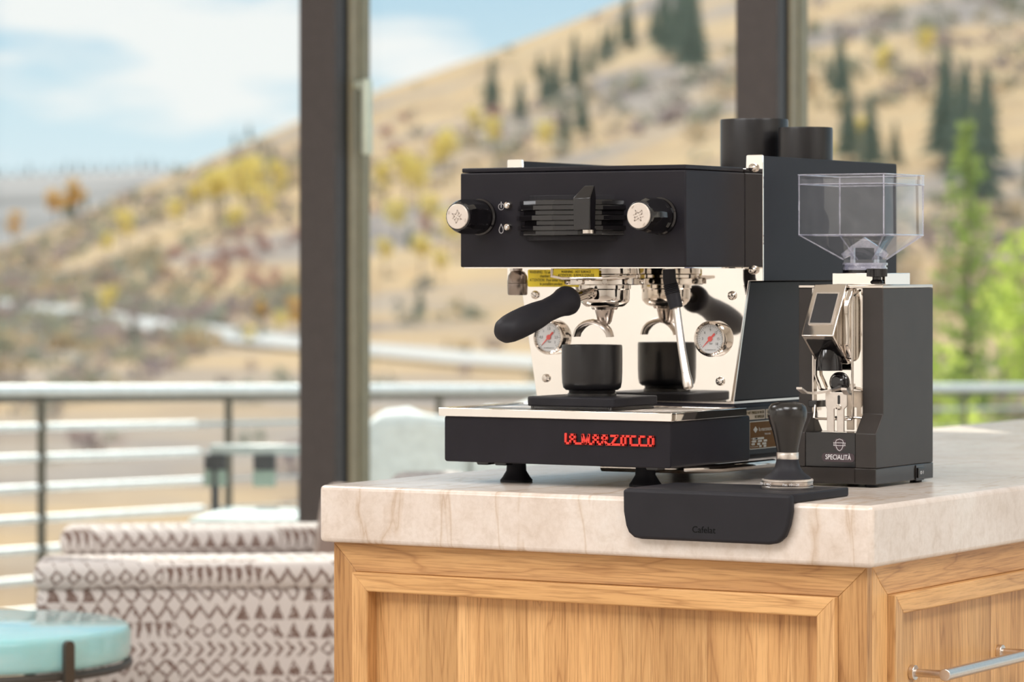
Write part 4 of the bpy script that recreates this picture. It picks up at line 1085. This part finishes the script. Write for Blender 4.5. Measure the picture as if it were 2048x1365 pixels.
obj('start_button', lathe([(0, 0.0120), (0.0075, 0.0115), (0.0100, 0.0085), (0.0108, 0.0060), (0.0125, 0.0050), (0.0140, 0.0022), (0.0140, 0.0), (0, 0)], FRONT(-0.2090, 0.3445, 1.0505), 40), 'black_plastic', gr)
# portafilter fork and holder wires
fk = bmesh.new()
prism([(-0.016, -0.052), (-0.0055, -0.052), (-0.0055, -0.022), (-0.0015, -0.022), (-0.0015, -0.052), (0.0085, -0.052), (0.0085, -0.022), (0.013, -0.018), (0.013, 0.0), (-0.018, 0.0), (-0.018, -0.018), (-0.016, -0.022)], FRONT(-0.1965, 0.3160, 1.0390), 0.003, fk)
obj('fork_bracket', fk, 'brushed_steel', gr, bevel=0.0006)
obj('bracket_slot', prism(rrect(-0.0018, 0.0018, -0.016, -0.004, 0.0017), FRONT(-0.1950, 0.3130, 1.0390), 0.0002), 'ink', gr, smooth=0)
obj('bracket_screw', lathe([(0, 0.003), (0.0035, 0.002), (0.0038, 0), (0, 0)], FRONT(-0.1950, 0.3130, 1.0190), 16), 'chrome', gr)
for sgn in (-1, 1):
    arm = bmesh.new()
    cxx = -0.1965
    pts_ = [(cxx + sgn * 0.006, 0.3420, 1.0440), (cxx + sgn * 0.014, 0.3150, 1.0400), (cxx + sgn * 0.026, 0.2920, 1.0375), (cxx + sgn * 0.0300, 0.2760, 1.0390), (cxx + sgn * 0.032, 0.2640, 1.0450)]
    top_, bot_ = [], []
    for p in pts_:
        top_.append([arm.verts.new((p[0] - 0.004, p[1], p[2] + 0.0014)), arm.verts.new((p[0] + 0.004, p[1], p[2] + 0.0014))])
        bot_.append([arm.verts.new((p[0] - 0.004, p[1], p[2] - 0.0014)), arm.verts.new((p[0] + 0.004, p[1], p[2] - 0.0014))])
    for k in range(len(pts_) - 1):
        arm.faces.new((top_[k][0], top_[k][1], top_[k + 1][1], top_[k + 1][0])); arm.faces.new((bot_[k][0], bot_[k + 1][0], bot_[k + 1][1], bot_[k][1]))
        for q in (0, 1): arm.faces.new((top_[k][q], top_[k + 1][q], bot_[k + 1][q], bot_[k][q]))
    arm.faces.new((top_[0][0], bot_[0][0], bot_[0][1], top_[0][1])); arm.faces.new((top_[-1][0], top_[-1][1], bot_[-1][1], bot_[-1][0]))
    obj('fork_arm', arm, 'brushed_steel', gr, smooth=0)
obj('holder_wire', tube([(-0.1785, 0.3420, 1.1720), (-0.1785, 0.3210, 1.1640), (-0.1785, 0.3190, 1.1500), (-0.1785, 0.3190, 1.0060), (-0.1800, 0.3190, 1.0035), (-0.2300, 0.3190, 1.0035), (-0.2345, 0.3200, 1.0045), (-0.2350, 0.3250, 1.0200), (-0.2350, 0.3430, 1.0210)], 0.0017, 10), 'chrome', gr)
obj('wire_clip', box(-0.2455, -0.2330, 0.3250, 0.3446, 1.0180, 1.0270), 'black_plastic', gr, bevel=0.001)
obj('lever_wire', tube([(-0.2415, 0.3400, 1.0920), (-0.2400, 0.3360, 1.0600), (-0.2320, 0.3340, 1.0420), (-0.2300, 0.3420, 1.0400)], 0.0022, 10), 'chrome', gr)
# badge, switch
bd = obj('badge', prism(rrect(-0.0245, 0.0225, -0.0060, 0.0055, 0.0050), FRONT(-0.1975, 0.3184, 0.9535), 0.0004), 'badge_plum', gr, smooth=0)
obj('badge_shield_field', prism([(-0.0095, 0.004), (-0.0085, 0.008), (-0.004, 0.0105), (0.0035, 0.0105), (0.0085, 0.008), (0.0095, 0.004), (0.0085, -0.001), (0.004, -0.0055), (0, -0.0075), (-0.004, -0.0055), (-0.0085, -0.001)], FRONT(-0.1965, 0.3184, 0.9680), 0.0003), 'badge_plum', bd, smooth=0)
text('badge_lettering', 'SPECIALIT\u00c0', 0.0093, FRONT(-0.1985, 0.31795, 0.9534), 'white_print', bd, sx=0.78)
sh = [[(-0.0055, 0.0055), (-0.0045, 0.0080), (0, 0.0095), (0.0045, 0.0080), (0.0055, 0.0055), (0.0050, 0.0), (0.0030, -0.0040), (0, -0.0060), (-0.0030, -0.0040), (-0.0050, 0.0), (-0.0055, 0.0055)], [(-0.0085, 0.0045), (0.0085, 0.0045)], [(-0.0085, 0.0010), (0.0085, 0.0010)], [(-0.0085, 0.0045), (-0.0075, 0.0028), (-0.0085, 0.0010)], [(0.0085, 0.0045), (0.0075, 0.0028), (0.0085, 0.0010)]]
obj('badge_shield', stroke_mesh(sh, 0.0006, FRONT(-0.1965, 0.3180, 0.9680), 0.0002), 'white_print', bd, smooth=0)
sw = obj('power_switch', prism(rrect(-0.0130, 0.0130, -0.0105, 0.0105, 0.0015), SIDE(gx1, 0.4530, 0.9285), 0.0015), 'black_plastic', gr, bevel=0.0006)
obj('switch_rocker', prism(rrect(-0.0100, 0.0100, -0.0068, 0.0068, 0.0010), SIDE(gx1 + 0.0015, 0.4530, 0.9285), 0.0022), 'black_gloss', sw, bevel=0.0008)
text('switch_marks', 'O  I', 0.0062, SIDE(gx1 + 0.0038, 0.4535, 0.9285), 'white_print', sw)
# grind collar, adjusting knob, hopper
obj('collar_block', box(-0.2330, -0.1560, 0.3720, 0.4500, 1.1790, 1.1945), 'mirror_steel', gr, bevel=0.0006)
obj('collar_ring', vlathe([(0, 1.1945), (0.0290, 1.1945), (0.0290, 1.1985), (0, 1.1985)], -0.2040, 0.4100, 40), 'black_plastic', gr)
bm = bmesh.new(); kn = []
for zz, r in ((1.1800, 0.0075), (1.1830, 0.0090), (1.1860, 0.0060), (1.1890, 0.0060), (1.1900, 0.0135), (1.1995, 0.0138), (1.2003, 0.0125)):
    kn.append([bm.verts.new((-0.1610 + r * (1.0 if (i % 2 == 0 or r < 0.012) else 0.95) * math.cos(math.pi * i / 32), 0.3570 + r * (1.0 if (i % 2 == 0 or r < 0.012) else 0.95) * math.sin(math.pi * i / 32), zz)) for i in range(64)])
for a, b_ in zip(kn, kn[1:]):
    for i in range(64): bm.faces.new((a[i], a[(i + 1) % 64], b_[(i + 1) % 64], b_[i]))
bm.faces.new(kn[0]); bm.faces.new(kn[-1])
obj('adjusting_knob', bm, 'black_plastic', gr)
HX0, HX1, HY0, HY1 = -0.2720, -0.1465, 0.3480, 0.4745
NCX, NCY, NR = -0.2040, 0.4110, 0.0300
def hring(bm, ins, z, rr=0.004):
    return [bm.verts.new((x, y, z)) for x, y in rrect(HX0 + ins, HX1 - ins, HY0 + ins, HY1 - ins, rr, 3)]
def nring(bm, r, z, nn=16):
    ref = rrect(HX0, HX1, HY0, HY1, 0.004, 3); out = []
    for x, y in ref:
        a = math.atan2(y - (HY0 + HY1) / 2, x - (HX0 + HX1) / 2); out.append(bm.verts.new((NCX + r * math.cos(a), NCY + r * math.sin(a), z)))
    return out
bm = bmesh.new()
seq = [hring(bm, 0.001, 1.3190), hring(bm, 0.0, 1.2450), nring(bm, NR, 1.2125), nring(bm, NR, 1.2075)]
for a, b_ in zip(seq, seq[1:]):
    for i in range(len(a)): bm.faces.new((a[i], a[(i + 1) % len(a)], b_[(i + 1) % len(a)], b_[i]))
hop = obj('bean_hopper', bm, 'clear_plastic', gr, smooth=20, label='clear faceted plastic hopper')
bm = bmesh.new(); t_ = [hring(bm, -0.001, 1.3245), hring(bm, -0.001, 1.3120)]
for i in range(len(t_[0])): bm.faces.new((t_[0][i], t_[0][(i + 1) % 16], t_[1][(i + 1) % 16], t_[1][i]))
bm.faces.new(t_[0])
obj('hopper_lid', bm, 'clear_plastic', hop, smooth=20)
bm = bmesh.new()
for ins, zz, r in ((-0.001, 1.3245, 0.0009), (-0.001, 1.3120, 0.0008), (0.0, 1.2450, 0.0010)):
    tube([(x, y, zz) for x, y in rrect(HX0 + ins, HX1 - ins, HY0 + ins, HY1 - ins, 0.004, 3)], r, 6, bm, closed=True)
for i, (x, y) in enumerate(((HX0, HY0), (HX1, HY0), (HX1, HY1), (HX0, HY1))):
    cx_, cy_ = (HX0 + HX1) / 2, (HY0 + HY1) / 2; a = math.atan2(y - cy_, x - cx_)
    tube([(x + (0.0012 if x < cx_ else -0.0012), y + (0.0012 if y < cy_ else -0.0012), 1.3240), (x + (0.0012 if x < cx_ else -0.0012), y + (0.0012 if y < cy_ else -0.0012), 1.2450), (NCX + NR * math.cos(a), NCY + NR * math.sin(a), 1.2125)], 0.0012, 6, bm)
obj('hopper_edges', bm, 'clear_edge', hop)  # pale milky strips paint the glossy highlight along the edges
obj('hopper_neck', vlathe([(0.0300, 1.2080), (0.0305, 1.2080), (0.0305, 1.2050), (0.0285, 1.2045), (0.0285, 1.2025), (0.0300, 1.2020), (0.0300, 1.1987), (0.0265, 1.1987), (0.0265, 1.2080)], NCX, NCY, 40, cap=False), 'clear_edge', hop)
bm = bmesh.new()                                           # finger guard inside the cone: small clear house shape
for y0_ in (0.400,):
    prism([(-0.020, 0), (-0.020, 0.022), (0.0, 0.034), (0.020, 0.022), (0.020, 0), (0.015, 0), (0.015, 0.020), (-0.015, 0.020), (-0.015, 0)], FRONT(NCX, 0.4135, 1.2080), 0.005, bm)
    prism([(-0.020, 0.022), (-0.034, 0.012), (-0.030, 0.006), (-0.020, 0.010)], FRONT(NCX, 0.4135, 1.2080), 0.004, bm)
    prism([(0.020, 0.022), (0.034, 0.012), (0.030, 0.006), (0.020, 0.010)], FRONT(NCX, 0.4135, 1.2080), 0.004, bm)
obj('finger_guard', bm, 'clear_edge', hop, smooth=0)

# ------------------------------------------------------------------ tamping mat over the worktop edge, tamper on it
mat_ = thing('tamping_mat', 'black rubber tamping mat hooked over the worktop edge', 'mat', (-0.225, 0.07, ZT))
mx0, mx1 = -0.3360, -0.1030
tmb = bmesh.new()
outl = [(mx0 + 0.006, -0.012), (mx1 - 0.004, -0.012), (mx1 + 0.002, 0.004), (mx1 + 0.0000, 0.150), (mx1 - 0.003, 0.153), (mx0 + 0.003, 0.128), (mx0, 0.125), (mx0, -0.004)]
prism(outl, Matrix.Translation((0, 0, ZT + 0.0004)), 0.0110, tmb)
obj('mat_top', tmb, 'black_rubber', mat_, bevel=0.003, seg=3)
fl = []
for cx_, cz_, a0 in ((mx1 - 0.024, 0.878, 270), ):
    pass
flap = [(mx0, ZT + 0.0105), (mx0 + 0.0005, 0.898), (mx0 + 0.004, 0.880), (mx0 + 0.008, 0.8715), (mx0 + 0.016, 0.8655), (mx0 + 0.026, 0.8640), (mx1 - 0.030, 0.8640), (mx1 - 0.018, 0.8660), (mx1 - 0.009, 0.8740), (mx1 - 0.003, 0.888), (mx1 + 0.0005, 0.905), (mx1, ZT + 0.0105)]
obj('mat_flap', prism(flap, FRONT(0, -0.0012, 0), 0.0125), 'black_rubber', mat_, bevel=0.004, seg=4)
text('mat_lettering', 'Cafelat', 0.0115, FRONT(-0.2215, -0.0138, 0.8785), 'deep_black', mat_, ext=0.0002)
tp = thing('coffee_tamper', 'tamper with glossy black wooden handle and steel base standing on the mat', 'tamper', (-0.1545, 0.0820, ZT + 0.0114))
z0 = 0.0
obj('tamper_base', lathe([(0, 0), (0.0315, 0), (0.0322, 0.001), (0.0322, 0.0035), (0.0318, 0.0040), (0.0318, 0.0095), (0.0322, 0.0100), (0.0322, 0.0120), (0.0305, 0.0128), (0, 0.0128)], None, 56), 'brushed_steel', tp, local=True)
bm = lathe([(0.0320, 0.0040), (0.0321, 0.0045), (0.0321, 0.0090), (0.0320, 0.0095)], None, 56, cap=False)
obj('base_band', bm, 'dark_chrome', tp, local=True)
for s, a in (('MA 12 440 C', 239), ('Pat. 101128', 304)):
    aa = math.radians(a); nx, ny = math.cos(aa), math.sin(aa)
    TM = Matrix(((-ny, 0, nx, -0.1545 + 0.0321 * nx), (nx, 0, ny, 0.0820 + 0.0321 * ny), (0, 1, 0, ZT + 0.0114 + 0.0068), (0, 0, 0, 1)))
    text('base_lettering', s, 0.0044, TM, 'white_print', tp)
obj('tamper_skirt', lathe([(0, 0.0128), (0.0300, 0.0128), (0.0270, 0.0160), (0.0200, 0.0210), (0.0160, 0.0270), (0.0142, 0.0340), (0.0138, 0.0370), (0, 0.0370)], None, 48), 'black_rubber', tp, local=True)
obj('tamper_collar', lathe([(0, 0.0370), (0.0138, 0.0370), (0.0140, 0.0375), (0.0140, 0.0435), (0.0138, 0.0440), (0.0140, 0.0445), (0.0138, 0.0455), (0, 0.0455)], None, 40), 'brushed_steel', tp, local=True)
obj('tamper_handle', lathe([(0, 0.0455), (0.0130, 0.0455), (0.0138, 0.0500), (0.0155, 0.0580), (0.0185, 0.0710), (0.0225, 0.0830), (0.0243, 0.0900), (0.0245, 0.0960), (0.0232, 0.1020), (0.0195, 0.1060), (0.0110, 0.1085), (0.0, 0.1090)], None, 48), 'black_gloss', tp, local=True, smooth=60)

# ------------------------------------------------------------------ armchair by the window
cs, cd = -0.52, 7.32
ch = thing('armchair', 'low armchair in pale cloth printed with brown tribal motifs', 'armchair', camp(cs, cd, 0.0), TH + math.radians(4))
AL = 0.44                                                   # half length of the arms; the chair faces the local -x
for yy, nm in ((-0.43, 'arm'), (0.43, 'arm')):
    ys = -1 if yy < 0 else 1
    obj(nm, blob_box(-AL, AL, yy - 0.095, yy + 0.095, 0.14, 0.585, 0.032), 'tribal_cloth', ch, local=True, smooth=60)
    obj('arm_pad', blob_box(-AL - 0.004, AL, yy - 0.100, yy + 0.100, 0.575, 0.634, 0.029), 'tribal_cloth', ch, local=True, smooth=60)
obj('seat_base', blob_box(-AL + 0.02, AL - 0.02, -0.335, 0.335, 0.14, 0.32, 0.03), 'tribal_cloth', ch, local=True, smooth=60)
obj('seat_cushion', blob_box(-AL - 0.005, AL - 0.18, -0.332, 0.332, 0.322, 0.45, 0.04), 'tribal_cloth', ch, local=True, smooth=60)
obj('backrest', blob_box(AL - 0.17, AL + 0.02, -0.332, 0.332, 0.322, 0.76, 0.05), 'tribal_cloth', ch, local=True, smooth=60)
for x in (-AL + 0.07, AL - 0.07):
    for y in (-0.42, 0.42): obj('leg', lathe([(0, 0), (0.014, 0), (0.022, 0.142), (0, 0.142)], Matrix.Translation((x, y, 0)), 16), 'table_metal', ch, local=True)
pil = blob_box(-0.05, 0.06, -0.20, 0.20, 0.0, 0.26, 0.045)
bmesh.ops.rotate(pil, verts=pil.verts, cent=(0, 0, 0), matrix=Matrix.Rotation(0.16, 3, 'Y'))
pm = Matrix.Rotation(TH + math.radians(4), 3, 'Z') @ Vector((AL - 0.30, 0.10, 0.0)); pc = camp(cs, cd, 0.478) + pm
pl_o = tag(obj('throw_pillow', pil, 'brown_cushion', smooth=60), 'plain brown cushion leaning in the patterned armchair', 'cushion')
pl_o.location = pc; pl_o.rotation_euler = (0, 0, TH + math.radians(4))

# ------------------------------------------------------------------ round glass table
tc_ = camp(-1.0, 6.38, 0.0)
tb_ = thing('side_table', 'round side table with thick aqua cast glass top and dark metal legs', 'table', tc_, TH)
obj('glass_top', lathe([(0, 0.490), (0.296, 0.490), (0.302, 0.494), (0.304, 0.505), (0.304, 0.540), (0.300, 0.549), (0.292, 0.552), (0, 0.552)], None, 96), 'teal_glass', tb_, local=True, smooth=50, label='thick aqua glass disc')
bm = bmesh.new(); tube([(0.300 * math.cos(2 * math.pi * k / 64), 0.300 * math.sin(2 * math.pi * k / 64), 0.481) for k in range(64)], 0.008, 8, bm, closed=True)
obj('support_ring', bm, 'table_metal', tb_, local=True)
for k in range(3):
    a = math.radians(-45 - 120 * k); c, s_ = math.cos(a), math.sin(a)
    bm = bmesh.new()
    Mk = Matrix(((-s_, 0, c, 0.306 * c), (c, 0, s_, 0.306 * s_), (0, 1, 0, 0), (0, 0, 0, 1)))
    prism(rrect(-0.0105, 0.0105, 0.0, 0.5455, 0.010, 4), Mk, 0.009, bm)
    obj('leg', bm, 'table_metal', tb_, local=True)

# ------------------------------------------------------------------ deck furniture seen through the glass
pa = camp(-0.735, 10.25, DECK)
pt = thing('patio_chair', 'outdoor chair with pale slung back and dark frame beside the window post', 'chair', pa, TH + math.radians(-8))
obj('back_bar', box(-0.20, 0.14, 0.20, 0.23, 0.795, 0.825), 'rail_grey', pt, local=True, bevel=0.006)
for x in (-0.185, -0.035, 0.125):
    obj('back_bracket', box(x - 0.032, x + 0.032, 0.195, 0.235, 0.750, 0.796), 'patio_dark', pt, local=True, bevel=0.005)
    obj('back_slat', box(x - 0.034, x + 0.034, 0.20, 0.22, 0.70, 0.749), 'patio_sage', pt, local=True, bevel=0.004)
obj('seat_cushion', blob_box(-0.165, 0.18, -0.26, 0.20, 0.52, 0.64, 0.03), 'patio_pale', pt, local=True, smooth=60)
obj('seat_frame', box(-0.175, 0.185, -0.27, 0.21, 0.490, 0.518), 'rail_grey', pt, local=True, bevel=0.005)
obj('side_sling', box(-0.165, 0.03, -0.262, -0.250, 0.05, 0.489), 'patio_pale', pt, local=True)
obj('side_sling', box(0.09, 0.18, -0.262, -0.250, 0.05, 0.489), 'patio_pale', pt, local=True)
obj('leg', tube([(-0.170, -0.262, 0.52), (-0.188, -0.262, 0.42), (-0.205, -0.262, 0.0)], 0.013, 10), 'patio_dark', pt, local=True)
obj('leg', box(0.035, 0.085, -0.262, -0.245, 0.0, 0.489), 'patio_sage', pt, local=True)
for x, y in ((0.175, -0.255), (-0.185, 0.21), (0.125, 0.21)): obj('leg', tube([(x, y, 0.76), (x, y, 0.0)], 0.013, 10), 'patio_dark', pt, local=True)

sp_ = camp(-0.15, 10.8, DECK)
so = thing('outdoor_sofa', 'white cushioned outdoor sofa on the deck behind the window handle', 'sofa', sp_, TH + math.radians(-6))
obj('base', blob_box(-0.34, 0.62, -0.35, 0.35, 0.10, 0.34, 0.03), 'patio_pale', so, local=True, smooth=60)
for x in (-0.17, 0.40): obj('seat_cushion', blob_box(x - 0.17 if x < 0 else 0.005, 0.0 if x < 0 else 0.61, -0.37, 0.20, 0.345, 0.52, 0.05), 'outdoor_white', so, local=True, smooth=60)
def soft(x0, x1, z0, z1, y, seed):
    bm = blob_box(x0, x1, y - 0.08, y + 0.08, z0, z1, 0.06); bmesh.ops.subdivide_edges(bm, edges=bm.edges, cuts=2, use_grid_fill=True)
    for v in bm.verts:
        k = (vn(v.co.x * 14 + seed, v.co.z * 14) - 0.5); v.co.y += 0.06 * k; v.co.z += 0.05 * (vn(v.co.x * 9 + seed, v.co.y * 9 + 4) - 0.5)
    return bm
obj('back_cushion', soft(-0.33, 0.00, 0.50, 0.90, 0.22, 1), 'outdoor_white', so, local=True, smooth=60)
obj('back_cushion', soft(0.01, 0.28, 0.50, 0.93, 0.20, 5), 'outdoor_white', so, local=True, smooth=60)
obj('back_cushion', soft(0.27, 0.58, 0.50, 0.97, 0.22, 9), 'outdoor_white', so, local=True, smooth=60)
obj('back_frame', box(-0.34, 0.62, 0.31, 0.36, 0.10, 0.80), 'patio_dark', so, local=True, bevel=0.01)
for x in (-0.30, 0.58):
    for y in (-0.30, 0.30): obj('leg', box(x - 0.02, x + 0.02, y - 0.02, y + 0.02, 0.0, 0.10), 'patio_dark', so, local=True)
